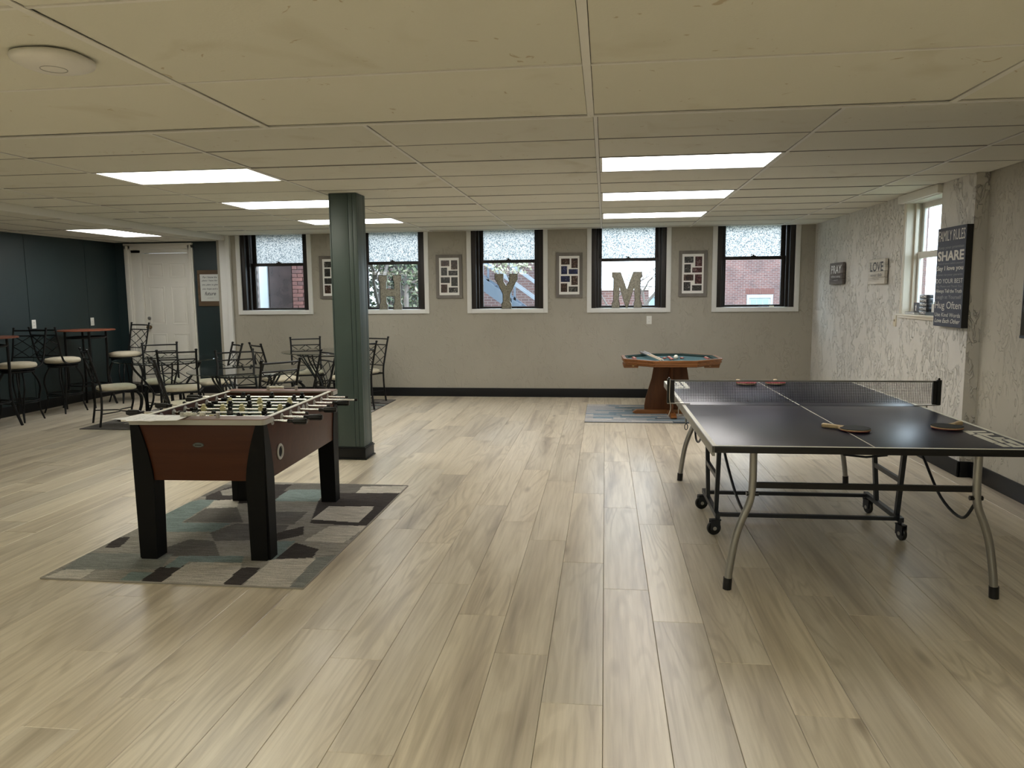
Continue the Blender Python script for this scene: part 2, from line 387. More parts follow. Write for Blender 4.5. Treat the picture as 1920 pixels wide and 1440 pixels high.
def text_mesh(body, x0, x1, y0, y1, fn, name='lettering', shear=0, bold=0.0, m=None, parent=None, depth=0.0):
    """text fitted into the box x0..x1, y0..y1 of a plane; fn maps (u, v) to local xyz"""
    cu = bpy.data.curves.new('t', 'FONT'); cu.body = body; cu.shear = shear; cu.offset = bold; cu.resolution_u = 3
    ob = bpy.data.objects.new('t', cu); COL.objects.link(ob)
    dg = bpy.context.evaluated_depsgraph_get(); me0 = ob.evaluated_get(dg).to_mesh()
    vs = [tuple(v.co) for v in me0.vertices]; fs = [tuple(p.vertices) for p in me0.polygons]
    ob.evaluated_get(dg).to_mesh_clear(); bpy.data.objects.remove(ob); bpy.data.curves.remove(cu)
    xs = [v[0] for v in vs]; ys = [v[1] for v in vs]
    ax, bx, ay, by = min(xs), max(xs), min(ys), max(ys)
    me = bpy.data.meshes.new(name)
    me.from_pydata([fn(x0 + (v[0] - ax) / (bx - ax) * (x1 - x0), y0 + (v[1] - ay) / (by - ay) * (y1 - y0)) for v in vs], [], fs)
    me.materials.append(m)
    return link(name, me, parent)
def struct(name, mb, m, label, cat, **k):
    o = mb.build(name, m, **k); tag(o, label, cat, kind='structure'); return o

# ------------------------------------------------------------------ floor
sub = MB().box(WL - 0.1, WRN + 0.3, YB - 0.1, DW + 0.1, -0.10, -0.012)
floor = struct('floor', sub, mat('subfloor', (0.10, 0.085, 0.06), 0.8), 'light oak plank floor running towards the windows', 'floor')
PW, PLN = 0.2275, 1.48
def plank_geo(x0, x1, y0, y1, mb):
    g, c, z0, z1 = 0.0007, 0.0016, -0.012, 0.0
    a, b, p, q = x0 + g, x1 - g, y0 + g, y1 - g
    vs = [(a, p, z0), (b, p, z0), (b, q, z0), (a, q, z0), (a, p, z1 - c), (b, p, z1 - c), (b, q, z1 - c), (a, q, z1 - c),
          (a + c, p + c, z1), (b - c, p + c, z1), (b - c, q - c, z1), (a + c, q - c, z1)]
    fs = [(i, (i + 1) % 4, 4 + (i + 1) % 4, 4 + i) for i in range(4)] + [(4 + i, 4 + (i + 1) % 4, 8 + (i + 1) % 4, 8 + i) for i in range(4)] + [(8, 9, 10, 11)]
    mb._add(vs, fs)
planks = []
rj = random.Random(3)
for k in range(-34, 14):
    x0, x1 = max(WL, k * PW), min(WRN, (k + 1) * PW)
    if x1 - x0 < 0.02: continue
    j0 = 3.75 - 0.367 * k + (0 if -5 < k < 5 else rj.uniform(-0.35, 0.35))
    j = j0 - PLN * math.ceil((j0 - YB) / PLN)
    ymax = DW if x0 < -5.7 else D + 0.02
    while j < ymax:
        y0, y1 = max(YB, j), min(ymax, j + PLN); j += PLN
        if y1 - y0 < 0.03: continue
        yc = max((y0 + y1) / 2, 0.8); area = (x1 - x0) * (y1 - y0) / yc ** 3
        vis = y1 > 1.95 and abs((x0 + x1) / 2 / max(y1, 0.1) + 0.12) < 0.95
        planks.append((area if vis else 0, x0, x1, y0, y1))
planks.sort(key=lambda p: -p[0])
full = MB(); plank_geo(0, PW, 0, PLN, full); full_me = full.mesh('plank', M_PLANK, smooth=False)
rest = MB()
for n, (a, x0, x1, y0, y1) in enumerate(planks):
    if n < 290 and a > 0:
        if x1 - x0 > PW - 1e-4 and y1 - y0 > PLN - 1e-4: link('plank', full_me, floor, (x0, y0, 0))
        else:
            mb = MB(); plank_geo(0, x1 - x0, 0, y1 - y0, mb); link('plank', mb.mesh('plank', M_PLANK, smooth=False), floor, (x0, y0, 0))
    else: plank_geo(x0, x1, y0, y1, rest)
o = rest.build('planks_beyond', M_PLANK, floor, smooth=False); o['kind'] = 'stuff'

# ------------------------------------------------------------------ sky-blocking slab and ceilings
struct('roof', MB().box(WL - 0.4, WRN + 0.4, YB - 0.3, DW + 0.35, 2.72, 2.9), mat('sky_block_slab', (0.2, 0.2, 0.2), 0.9), 'unseen slab above the room, added to block sun and sky', 'roof')  # unseen slab added to keep sun and sky out of the room
M_DARKV = mat('ceiling_void', (0.05, 0.05, 0.048), 0.9)
rt = random.Random(11)
def tile_grid(parent, xs, ys, z, skip=(), railx=0.025, raily=0.009, jitter=0.0024, thick=0.014):
    """tiles between the lines xs and ys; skip holds (i, j) cells taken by lamps"""
    for i in range(len(xs) - 1):
        for j in range(len(ys) - 1):
            if (i, j) in skip: continue
            a, b, p, q = xs[i] + railx / 2, xs[i + 1] - railx / 2, ys[j] + raily / 2, ys[j + 1] - raily / 2
            if b - a < 0.03 or q - p < 0.02: continue
            mb = MB(); w, l = b - a, q - p
            dz = [rt.uniform(-jitter, jitter) for _ in range(4)]
            bot = [(0, 0, dz[0]), (w, 0, dz[1]), (w, l, dz[2]), (0, l, dz[3])]
            mb.hexa(bot, [(x, y, thick) for x, y, _ in bot])
            link('ceiling_tile', mb.mesh('ceiling_tile', M_TILE, smooth=False), parent, (a, p, z))
def rails(parent, xs, y0, y1, z, w=0.020):
    for x in xs:
        mb = MB(); mb.box(-w / 2, w / 2, 0, y1 - y0, -0.004, -0.001).box(-0.004, 0.004, 0, y1 - y0, 0.002, 0.03)
        link('grid_rail', mb.mesh('grid_rail', M_RAIL, smooth=False), parent, (x, y0, z))
# main ceiling
ceil = struct('ceiling', MB().box(BX, WRN + 0.1, SY, D + 0.02, C + 0.05, C + 0.06), M_DARKV, 'dropped ceiling of long off-white tiles in the main room', 'ceiling')
xs = [BX] + [GX + 2 * T * k for k in range(-4, 3)] + [WRN]
ys = [y for y in [SY] + [GY + T * n for n in range(-3, 10)] + [D]]
NL = 4  # ys index of the row that starts at GY
lamps_main = [(5, NL), (5, NL + 3), (5, NL + 6), (2, NL), (2, NL + 3), (2, NL + 6)]
tile_grid(ceil, xs, ys, C, lamps_main)
rails(ceil, [x for x in xs[1:-1]], SY, D, C)
M_TEE = mat('shaded_tee', (0.26, 0.255, 0.235), 0.7)  # tees greyed so their colour stands for shadow at the tile joints
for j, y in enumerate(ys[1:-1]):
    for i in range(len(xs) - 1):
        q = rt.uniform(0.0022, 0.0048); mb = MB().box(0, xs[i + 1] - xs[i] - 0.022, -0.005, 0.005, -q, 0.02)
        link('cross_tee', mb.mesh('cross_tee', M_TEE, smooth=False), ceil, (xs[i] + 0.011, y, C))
# soffit above the camera
soff = struct('ceiling', MB().box(WL, WRN + 0.1, YB, SY, CS + 0.05, CS + 0.06), M_DARKV, 'lower tiled soffit with stained off-white tiles', 'ceiling')
xs2 = [WL] + [GX + 2 * T * k for k in range(-6, 3)] + [WRN]
ys2 = [YB] + [SY - T * n for n in range(11, -1, -1)]
jl = len(ys2) - 2
lamps_soff = [(i, j) for i in (1, 4, 7) for j in (jl - 3, jl - 6, jl - 9)]  # unseen panels behind the camera, multiplied to brighten the foreground floor
tile_grid(soff, xs2, ys2[:-1] + [SY - 0.010], CS, lamps_soff, railx=0.0265, raily=0.0135, jitter=0.003)
rails(soff, xs2[1:-1], YB, SY, CS, 0.023)
for j, y in enumerate(ys2[1:-1]):
    for i in range(len(xs2) - 1):
        mb = MB().box(0, xs2[i + 1] - xs2[i] - 0.024, -0.0055, 0.0055, -0.003, 0.02)
        link('cross_tee', mb.mesh('cross_tee', M_RAIL, smooth=False), soff, (xs2[i] + 0.012, y, CS))
mb = MB().box(WL, WRN, SY + 0.004, SY + 0.02, CS + 0.004, C + 0.05)
mb.build('riser_board', M_WHITE, soff)
for i in range(len(xs2) - 1):   # edge angle, lengths not quite level
    a, b = xs2[i], xs2[i + 1]; s0, s1 = rt.uniform(-0.004, 0.003), rt.uniform(-0.004, 0.003)
    mb = MB(); mb.hexa([(a, SY + 0.004, CS + s0 - 0.002), (b, SY + 0.004, CS + s1 - 0.002), (b, SY + 0.026, CS + s1 - 0.002), (a, SY + 0.026, CS + s0 - 0.002)],
                       [(a, SY + 0.004, CS + s0 + 0.003), (b, SY + 0.004, CS + s1 + 0.003), (b, SY + 0.026, CS + s1 + 0.003), (a, SY + 0.026, CS + s0 + 0.003)])
    mb.build('edge_angle', M_RAIL, soff, smooth=False)
# bay ceiling over the bar tables
bay = struct('ceiling', MB().box(WL - 0.05, BX, SY, DW + 0.02, CB + 0.05, CB + 0.06), M_DARKV, 'lower tiled ceiling over the bar tables and white door', 'ceiling')
xs3 = [WL, -7.28, -6.67, -6.06, BX]; ys3 = [SY] + [8.77 + 1.2192 * n for n in range(-4, 2)] + [DW]
tile_grid(bay, xs3, ys3, CB, [(2, ys3.index(8.77))], railx=0.010, raily=0.010)
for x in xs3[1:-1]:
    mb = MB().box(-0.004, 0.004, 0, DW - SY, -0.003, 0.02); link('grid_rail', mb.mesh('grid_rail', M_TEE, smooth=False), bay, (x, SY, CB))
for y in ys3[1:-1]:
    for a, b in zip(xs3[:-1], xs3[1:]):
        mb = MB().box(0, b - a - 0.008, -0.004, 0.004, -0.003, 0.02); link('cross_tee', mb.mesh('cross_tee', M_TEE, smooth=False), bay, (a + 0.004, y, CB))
struct('trim_1', MB().box(BX - 0.012, BX + 0.02, SY + 0.03, D - 0.03, CB - 0.012, C - 0.001), M_WHITE, 'white beam edging where the bay ceiling drops', 'trim', bevel=0.003)

def troffer(x0, x1, y0, y1, z, m, label, group='fluorescent ceiling panels'):
    cx, cy = (x0 + x1) / 2, (y0 + y1) / 2
    t = thing('ceiling_light', label, 'light', (cx, cy, z), 0, group)
    a, b = (x1 - x0) / 2 - 0.013, (y1 - y0) / 2 - 0.003
    fr = MB()
    for q in ((-a, a, -b, -b + 0.018), (-a, a, b - 0.018, b), (-a, -a + 0.018, -b + 0.018, b - 0.018), (a - 0.018, a, -b + 0.018, b - 0.018)): fr.box(*q, -0.003, 0.02)
    fr.build('frame', M_RAIL, t, smooth=False)
    MB().box(-a + 0.018, a - 0.018, -b + 0.018, b - 0.018, 0.002, 0.006).build('lens', m, t, smooth=False)
    MB().box(-a, a, -b, b, 0.022, 0.045).build('housing', M_RAIL, t, smooth=False)
    return t
where = ['above the table tennis net', 'between the table tennis table and bumper pool table', 'nearest the window with the letter M',
         'above the foosball table', 'left of the green column, in front of the glass tables', 'behind the green column near the window with the letter H']
for n, (i, j) in enumerate(lamps_main):
    m = M_LENS[0] if i == 5 else (M_LENS[1] if n == 3 else M_LENS[2])
    troffer(xs[i], xs[i + 1], ys[j], ys[j + 1], C, m, 'lit rectangular ceiling panel ' + where[n])
for n, (i, j) in enumerate(lamps_soff):
    troffer(xs2[i], xs2[i + 1], ys2[j], ys2[j + 1], CS, M_LENS[1], 'unseen lit rectangular panel in the low soffit behind the camera', 'unseen soffit light panels')
troffer(-6.67, -6.06, 8.77, 8.77 + 1.2192, CB, M_LENS[2], 'lit ceiling panel in the bay over the bar tables')

# ------------------------------------------------------------------ walls
HZ = 2.74
WINX = [-4.905, -3.135, -1.40, 0.328, 2.062]; WHW = 0.525; WZ0, WZ1 = 1.28, C + 0.02
wb = MB()
edges = [-5.80]
for x in WINX: edges += [x - WHW, x + WHW]
edges.append(WR + 0.02)
for i in range(0, len(edges), 2): wb.box(edges[i], edges[i + 1], D, D + 0.34, 0, HZ)
for x in WINX:
    wb.box(x - WHW, x + WHW, D, D + 0.34, 0, WZ0 - 0.002); wb.box(x - WHW, x + WHW, D, D + 0.34, WZ1, HZ)
struct('wall_back', wb, M_WALLB, 'beige plastered far wall with five dark windows', 'wall', smooth=False)
wr = MB(); RY0, RY1, RZ0, RZ1 = 6.955, 7.745, 1.27, 2.335
wr.box(WR, WR + 0.17, RY1, D + 0.34, 0, HZ).box(WR - 0.003, WR + 0.17, YS, RY0, 0, HZ).box(WR, WR + 0.17, RY0, RY1, 0, RZ0).box(WR, WR + 0.17, RY0, RY1, RZ1, HZ)
struct('wall_right', wr, M_WALLR, 'pale trowel-textured plaster wall with the recessed cream window', 'wall', smooth=False)
struct('wall_right', MB().box(WRN, WRN + 0.3, YB, YS + 0.01, 0, HZ), M_WALLN, 'set-back plaster wall carrying the black television', 'wall', smooth=False)
struct('wall_front', MB().box(WL - 0.3, WRN + 0.3, YB - 0.2, YB, 0, HZ), M_WALLB, 'beige wall opposite the windows', 'wall', smooth=False)
core = MB().box(WL - 0.3, WL - 0.008, YB, DW + 0.3, 0, HZ)
wl = struct('wall_left', core, mat('panel_gap', (0.004, 0.006, 0.007), 0.8), 'dark teal panelled wall behind the bar stools', 'wall', smooth=False)
pj = [YB] + [9.185 + 1.165 * n for n in range(-11, 2)] + [DW]
for a, b in zip(pj[:-1], pj[1:]):
    if b - a > 0.05: MB().box(WL - 0.008, WL, a + 0.004, b - 0.004, 0, HZ).build('wall_panel', M_TEAL, wl, smooth=False)
# door wall (in the bay) with an opening for the door
DX0, DX1, DZ0, DZ1 = -7.12, -6.345, 0.13, 2.165
dwm = MB().box(WL - 0.05, DX0 - 0.02, DW, DW + 0.25, 0, HZ).box(DX1 + 0.02, -5.68, DW, DW + 0.25, 0, HZ).box(DX0 - 0.02, DX1 + 0.02, DW, DW + 0.25, DZ1 + 0.02, HZ).box(DX0 - 0.02, DX1 + 0.02, DW, DW + 0.25, 0, DZ0 - 0.01)
struct('wall_back', dwm, M_TEAL, 'dark teal wall around the white panel door', 'wall', smooth=False)
pil = MB().box(-5.752, -5.645, D - 0.022, DW + 0.05, 0.0, CB + 0.04).box(-5.645, -5.575, D - 0.045, D + 0.1, 0.0, C - 0.002)
struct('trim_2', pil, M_TRIMW, 'white corner post between teal wall and beige wall', 'trim', bevel=0.006)
# baseboards
BH = 0.128
struct('baseboard_back', MB().box(-5.57, WR, D - 0.013, D + 0.005, 0, BH), M_BLACKB, 'black baseboard under the far windows', 'baseboard', bevel=0.004)
struct('baseboard_back', MB().box(WL, -5.75, DW - 0.013, DW + 0.005, 0, BH), M_BLACKB, 'black baseboard below the white door', 'baseboard', bevel=0.004)
struct('baseboard_right', MB().box(WR - 0.016, WR + 0.004, YS - 0.016, D - 0.01, 0, BH).box(WR - 0.016, WRN - 0.01, YS - 0.016, YS + 0.004, 0, BH), M_BLACKB, 'black baseboard along the textured right wall', 'baseboard', bevel=0.004)
struct('baseboard_right', MB().box(WRN - 0.016, WRN + 0.004, YB, YS - 0.01, 0, BH), M_BLACKB, 'black baseboard beneath the television wall', 'baseboard', bevel=0.004)
struct('baseboard_left', MB().box(WL - 0.004, WL + 0.014, YB, DW, 0, BH), M_BLACKB, 'black baseboard along the teal panelled wall', 'baseboard', bevel=0.004)

# ------------------------------------------------------------------ far windows
def far_window(n, x, label):
    w = thing('window_%d' % n, label, 'window', (x, D, 0), 0, kind='structure')
    H = WHW
    def p(name, m, *boxes, bevel=0.003, parent=w):
        mb = MB()
        for b in boxes: mb.box(*b)
        return mb.build(name, m, parent, bevel=bevel)
    top = C - 0.004
    p('casing', M_TRIMW, (-H - 0.06, -H + 0.004, -0.022, 0.004, 1.222, top))
    p('casing', M_TRIMW, (H - 0.004, H + 0.06, -0.022, 0.004, 1.222, top))
    p('sill', M_TRIMW, (-H, H, -0.026, 0.20, 1.222, WZ0 + 0.004))
    for s in (-1, 1):      # side jambs, stepped
        a, b = sorted((s * H, s * (H - 0.07)))
        p('jamb', M_DARKW, (a, b, 0.006, 0.30, WZ0 + 0.004, WZ1))
        a, b = sorted((s * (H - 0.07), s * (H - 0.105)))
        p('sash_stop', M_DARKW, (a, b, 0.08, 0.115, WZ0 + 0.004, WZ1))
    # sashes: lower one inside, upper one outside
    gw = 0.378
    lo = p('lower_sash', M_DARKW, (-gw - 0.065, -gw, 0.17, 0.215, WZ0 + 0.004, 1.99), (gw, gw + 0.065, 0.17, 0.215, WZ0 + 0.004, 1.99),
           (-gw, gw, 0.17, 0.215, WZ0 + 0.004, WZ0 + 0.036), (-gw, gw, 0.17, 0.215, 1.945, 1.99))
    up = p('upper_sash', M_DARKW, (-gw - 0.065, -gw, 0.22, 0.26, 1.95, WZ1), (gw, gw + 0.065, 0.22, 0.26, 1.95, WZ1), (-gw, gw, 0.22, 0.26, 1.95, 1.985))
    p('pane', M_GLASS, (-gw - 0.004, gw + 0.004, 0.190, 0.194, WZ0 + 0.03, 1.95), bevel=0, parent=lo)
    p('pane', M_OBSC, (-gw - 0.004, gw + 0.004, 0.238, 0.243, 1.98, WZ1), bevel=0, parent=up)
    lk = MB().box(-0.03, 0.03, 0.155, 0.20, 1.988, 1.998).lathe([(0.012, 1.998), (0.012, 2.012), (0, 2.014)], 10, (0, 0.178, 0)).tube([(0, 0.178, 2.006), (-0.035, 0.170, 2.014)], 0.005, 6)
    lk.build('sash_lock', mat('dark_bronze', (0.03, 0.025, 0.02), 0.4, 0.7), lo)
    MB().tube([(-gw - 0.085, 0.13, WZ1), (-gw - 0.083, 0.125, 1.99)], 0.004, 6).build('sash_cord', mat('cord', (0.35, 0.33, 0.30), 0.8), w)
    return w
WL_LAB = ['dark double-hung window beside the white corner post, brick outside', 'dark window with tin letter H on its sill', 'dark window with tin letter Y on its sill',
          'dark window with tin letter M on its sill', 'dark window without a letter, brick building outside']
for n, x in enumerate(WINX): far_window(n + 1, x, WL_LAB[n])

# ------------------------------------------------------------------ right window (recessed, cream)
w6 = thing('window_6', 'cream recessed window behind the black family rules board', 'window', (WR, 0, 0), 0, kind='structure')
def p6(name, m, *boxes, bevel=0.003, parent=w6):
    mb = MB()
    for b in boxes: mb.box(*b)
    return mb.build(name, m, parent, bevel=bevel)
p6('jamb', M_CREAM, (0.0, 0.17, RY1 - 0.018, RY1 + 0.001, RZ0, RZ1))
p6('jamb', M_CREAM, (0.0, 0.17, RY0 - 0.001, RY0 + 0.018, RZ0, RZ1))
p6('casing_bead', M_CREAM, (-0.008, 0.02, RY1 - 0.012, RY1 + 0.03, RZ0 - 0.02, RZ1))
p6('head', M_WHITE, (-0.01, 0.17, RY0, RY1, RZ1 - 0.02, RZ1 + 0.002))
p6('valance', M_WHITE, (-0.045, 0.0, RY0 + 0.004, RY1 + 0.10, RZ1 - 0.012, C - 0.004))
p6('sill', M_CREAM, (-0.03, 0.17, RY0 - 0.04, RY1 + 0.05, RZ0 - 0.012, RZ0 + 0.008), (-0.018, 0.0, RY0 - 0.03, RY1 + 0.04, RZ0 - 0.034, RZ0 - 0.012), bevel=0.005)
p6('blind_stop', M_CREAM, (0.075, 0.105, RY1 - 0.045, RY1 - 0.018, RZ0, RZ1), (0.075, 0.105, RY0 + 0.018, RY0 + 0.045, RZ0, RZ1))
ls = p6('lower_sash', M_WHITE, (0.108, 0.138, RY1 - 0.078, RY1 - 0.018, RZ0 + 0.008, 1.86), (0.108, 0.138, RY0 + 0.018, RY0 + 0.078, RZ0 + 0.008, 1.86), (0.108, 0.138, RY0 + 0.078, RY1 - 0.078, RZ0 + 0.008, RZ0 + 0.07), (0.108, 0.138, RY0 + 0.078, RY1 - 0.078, 1.80, 1.86))
us = p6('upper_sash', M_WHITE, (0.139, 0.168, RY1 - 0.070, RY1 - 0.018, 1.82, RZ1), (0.139, 0.168, RY0 + 0.018, RY0 + 0.070, 1.82, RZ1), (0.139, 0.168, RY0 + 0.07, RY1 - 0.07, RZ1 - 0.07, RZ1 - 0.02))
p6('pane', M_GLASS, (0.125, 0.129, RY0 + 0.075, RY1 - 0.075, RZ0 + 0.065, 1.805), bevel=0, parent=ls)
p6('pane', M_GLASS, (0.155, 0.159, RY0 + 0.067, RY1 - 0.067, 1.83, RZ1 - 0.06), bevel=0, parent=us)

# ------------------------------------------------------------------ door
dr = thing('door_1', 'white six-panel door in a wide white casing on the teal wall', 'door', ((DX0 + DX1) / 2, DW, 0), 0, kind='structure')
hw = (DX1 - DX0) / 2
def pd(name, m, *boxes, bevel=0.003, parent=dr):
    mb = MB()
    for b in boxes: mb.box(*b)
    return mb.build(name, m, parent, bevel=bevel)
CL = WL + 0.17 - (DX0 + DX1) / 2
pd('casing', M_WHITE, (CL, -hw - 0.16, -0.03, 0.004, BH, 2.29), (CL + 0.03, -hw - 0.19, -0.04, -0.028, BH, 2.29))
pd('jamb_panel', M_WHITE, (-hw - 0.17, -hw - 0.005, -0.012, 0.10, BH, 2.22))
pd('casing', M_WHITE, (hw + 0.004, hw + 0.085, -0.03, 0.004, BH, 2.29), (hw + 0.03, hw + 0.065, -0.04, -0.028, BH, 2.29))
pd('casing', M_WHITE, (CL, hw + 0.085, -0.03, 0.004, 2.235, 2.315), (CL, hw + 0.085, -0.042, -0.028, 2.285, 2.315))
pd('head_panel', M_WHITE, (-hw - 0.17, hw + 0.01, -0.012, 0.10, 2.172, 2.24))
slab = pd('slab', M_WHITE, (-hw, hw, 0.03, 0.07, DZ0, DZ1), bevel=0.002)
for cx in (-hw * 0.47, hw * 0.47):
    for z0, z1 in ((0.33, 0.93), (1.07, 1.66), (1.79, 2.02)):
        a = hw * 0.33
        rim = MB()
        for b in ((cx - a, cx + a, z0, z0 + 0.012), (cx - a, cx + a, z1 - 0.012, z1), (cx - a, cx - a + 0.012, z0 + 0.012, z1 - 0.012), (cx + a - 0.012, cx + a, z0 + 0.012, z1 - 0.012)): rim.box(b[0], b[1], 0.024, 0.032, b[2], b[3])
        rim.box(cx - a + 0.035, cx + a - 0.035, 0.025, 0.032, z0 + 0.035, z1 - 0.035)
        rim.build('door_panel', M_WHITE, slab, bevel=0.003)
KN = mat('aged_brass', (0.20, 0.15, 0.09), 0.35, 0.9)
MB().lathe([(0.03, 0.03), (0.03, 0.022), (0.012, 0.018), (0.012, -0.012), (0.027, -0.018), (0.029, -0.035), (0.018, -0.048), (0, -0.05)], 16, (-hw + 0.06, 0, 1.03), 'Y').build('knob', KN, slab)
MB().lathe([(0.028, 0.03), (0.028, 0.014), (0.02, 0.010), (0, 0.010)], 16, (-hw + 0.06, 0, 1.17), 'Y').build('deadbolt', M_STEEL, slab)

# ------------------------------------------------------------------ column
cl = thing('support_column', 'square green panelled column with black base beside the foosball table', 'column', (-2.312, 6.722, 0))
a, b = 0.128, 0.118
MB().box(-a + 0.008, a - 0.008, -b + 0.008, b - 0.008, 0, C + 0.01).build('shaft', mat('column_groove', (0.02, 0.035, 0.034), 0.6), cl)
for s in (-1, 1):    # boards on each face, grooves between
    for u0, u1 in ((-a, -a + 0.012), (-a + 0.015, 0.045), (0.048, 0.085), (0.088, a)):
        y0, y1 = sorted((s * b, s * (b - 0.012))); MB().box(u0, u1, y0, y1, 0.1, C - 0.002).build('board', M_TEALG, cl, bevel=0.0015)
    for u0, u1 in ((-b, -b + 0.03), (-b + 0.033, b - 0.063), (b - 0.06, b)):
        x0, x1 = sorted((s * a, s * (a - 0.012))); MB().box(x0, x1, u0 + (0.012 if u0 == -b else 0), u1 - (0.012 if u1 == b else 0), 0.1, C - 0.002).build('board', M_TEALG, cl, bevel=0.0015)
base = MB()
for e, z0, z1 in ((0.022, 0.0, 0.012), (0.012, 0.012, 0.095), (0.018, 0.095, 0.105), (0.008, 0.105, 0.118)): base.box(-a - e, a + e, -b - e, b + e, z0, z1)
base.build('base_moulding', M_BLACKB, cl, bevel=0.002)

# ------------------------------------------------------------------ rugs (print carried as a painted colour layer on a fine grid)
def inside(poly, x, y):
    c = False; j = len(poly) - 1
    for i in range(len(poly)):
        xi, yi = poly[i]; xj, yj = poly[j]
        if (yi > y) != (yj > y) and x < (xj - xi) * (y - yi) / (yj - yi) + xi: c = not c
        j = i
    return c
def rug(name, label, loc, w, l, rz, patches, base, edge_m, th=0.010, cell=0.0105, corner=0.0, group=None):
    r = thing(name, label, 'rug', loc, rz, group)
    nx, ny = int(w / cell), int(l / cell); vs = []; fs = []; cols = []
    for j in range(ny + 1):
        for i in range(nx + 1): vs.append((-w / 2 + w * i / nx, -l / 2 + l * j / ny, th))
    for j in range(ny):
        for i in range(nx):
            fs.append((j * (nx + 1) + i, j * (nx + 1) + i + 1, (j + 1) * (nx + 1) + i + 1, (j + 1) * (nx + 1) + i))
            x, y = -w / 2 + w * (i + .5) / nx, -l / 2 + l * (j + .5) / ny; c = base
            for poly, pc in patches:
                if inside(poly, x, y): c = pc
            cols.append(c)
    me = bpy.data.meshes.new('pile'); me.from_pydata(vs, [], fs); me.materials.append(M_RUG)
    ca = me.color_attributes.new('Col', 'FLOAT_COLOR', 'CORNER')
    for p, c in zip(me.polygons, cols):
        for li in p.loop_indices: ca.data[li].color = (*c, 1)
    link('pile', me, r)
    mb = MB(); e = 0.009
    mb.tube([(-w / 2, -l / 2, th * .5), (w / 2, -l / 2, th * .5), (w / 2, l / 2, th * .5), (-w / 2, l / 2, th * .5)], th * .5, 8, closed=True)
    mb.box(-w / 2, w / 2, -l / 2, l / 2, 0.0005, th - 0.001)
    mb.build('binding', edge_m, r)
    return r
GREY, DARK, BEIGE, TEALC, MID, GRN = (0.30, 0.285, 0.26), (0.06, 0.053, 0.052), (0.52, 0.49, 0.44), (0.21, 0.265, 0.265), (0.155, 0.146, 0.138), (0.225, 0.235, 0.225)
def px_floor(u, v, h=0.0):
    d = CAM_F + CAM_R * ((u - 960) / 1417.57) + CAM_U * ((720 - v) / 1417.57)
    return CAM_O + d * ((h - CAM_O.z) / d.z)
RC = Vector((-2.275, 4.635, 0)); RW, RL = 1.475, 2.10
def zp(pts, c):      # patch corners read off the photograph's rug, turned into rug coordinates on the floor
    out = []
    for x, y in pts:
        q = px_floor(50 + x / 2.56, 690 + y / 2.56, 0.01) - RC; out.append((q.x, q.y))
    return out, c
patches = [zp(p, c) for p, c in [
    ([(560, 560), (2000, 560), (2000, 600), (560, 620)], MID),
    ([(860, 615), (960, 575), (1010, 560), (1060, 560), (1280, 558), (1200, 640), (860, 660)], DARK),
    ([(930, 590), (1010, 570), (1040, 610), (940, 612)], GREY),
    ([(1280, 556), (1600, 556), (1570, 600), (1230, 590)], MID),
    ([(1580, 602), (1612, 568), (1830, 566), (1800, 604)], BEIGE),
    ([(1180, 638), (1262, 583), (1432, 583), (1400, 642)], TEALC),
    ([(1432, 600), (1800, 600), (1640, 760), (1360, 745), (1400, 640)], DARK),
    ([(1368, 727), (1452, 664), (1672, 664), (1592, 742)], BEIGE),
    ([(1170, 642), (1400, 642), (1340, 690), (1160, 690)], GREY),
    ([(1160, 690), (1350, 690), (1280, 752), (1100, 745)], MID),
    ([(560, 700), (830, 632), (915, 634), (742, 742), (980, 744), (905, 786), (560, 786)], TEALC),
    ([(750, 740), (862, 674), (1010, 668), (1040, 742)], MID),
    ([(900, 636), (1020, 630), (1010, 668), (862, 674)], BEIGE),
    ([(880, 790), (1010, 745), (1260, 752), (1240, 785), (1080, 828), (900, 830)], MID),
    ([(1090, 828), (1245, 780), (1330, 760), (1330, 800), (1200, 830)], DARK),
    ([(1330, 830), (1450, 760), (1640, 756), (1520, 840)], BEIGE),
    ([(620, 880), (760, 820), (900, 830), (930, 905), (600, 905)], MID),
    ([(375, 862), (430, 812), (518, 812), (440, 862)], DARK),
    ([(430, 880), (520, 790), (880, 785), (760, 830), (620, 880)], GREY),
    ([(170, 967), (285, 888), (700, 893), (640, 967)], GRN),
    ([(20, 1030), (190, 965), (330, 968), (230, 1030)], BEIGE),
    ([(230, 1030), (330, 968), (500, 968), (425, 1032)], GREY),
    ([(425, 1036), (500, 978), (606, 980), (520, 1040)], TEALC),
    ([(520, 1042), (606, 980), (640, 955), (765, 948), (620, 1044)], DARK),
    ([(660, 958), (735, 902), (1045, 902), (1032, 934), (775, 930), (740, 958)], TEALC),
    ([(620, 1044), (765, 945), (800, 932), (1032, 936), (1025, 962), (930, 1050)], BEIGE),
    ([(930, 1050), (1030, 957), (1125, 960), (1020, 1052)], DARK),
    ([(1150, 925), (1170, 832), (1290, 830), (1200, 915)], TEALC),
    ([(1200, 915), (1290, 838), (1400, 870), (1370, 915)], DARK),
    ([(1020, 1056), (1130, 960), (1175, 920), (1390, 910), (1250, 1060)], BEIGE),
    ([(1250, 1066), (1390, 910), (1540, 890), (1340, 1070)], GRN)]]
rug('area_rug', 'patchwork grey, teal and brown rug under the foosball table', RC, RW, RL, 0.0, patches, GREY, M_RUGE)
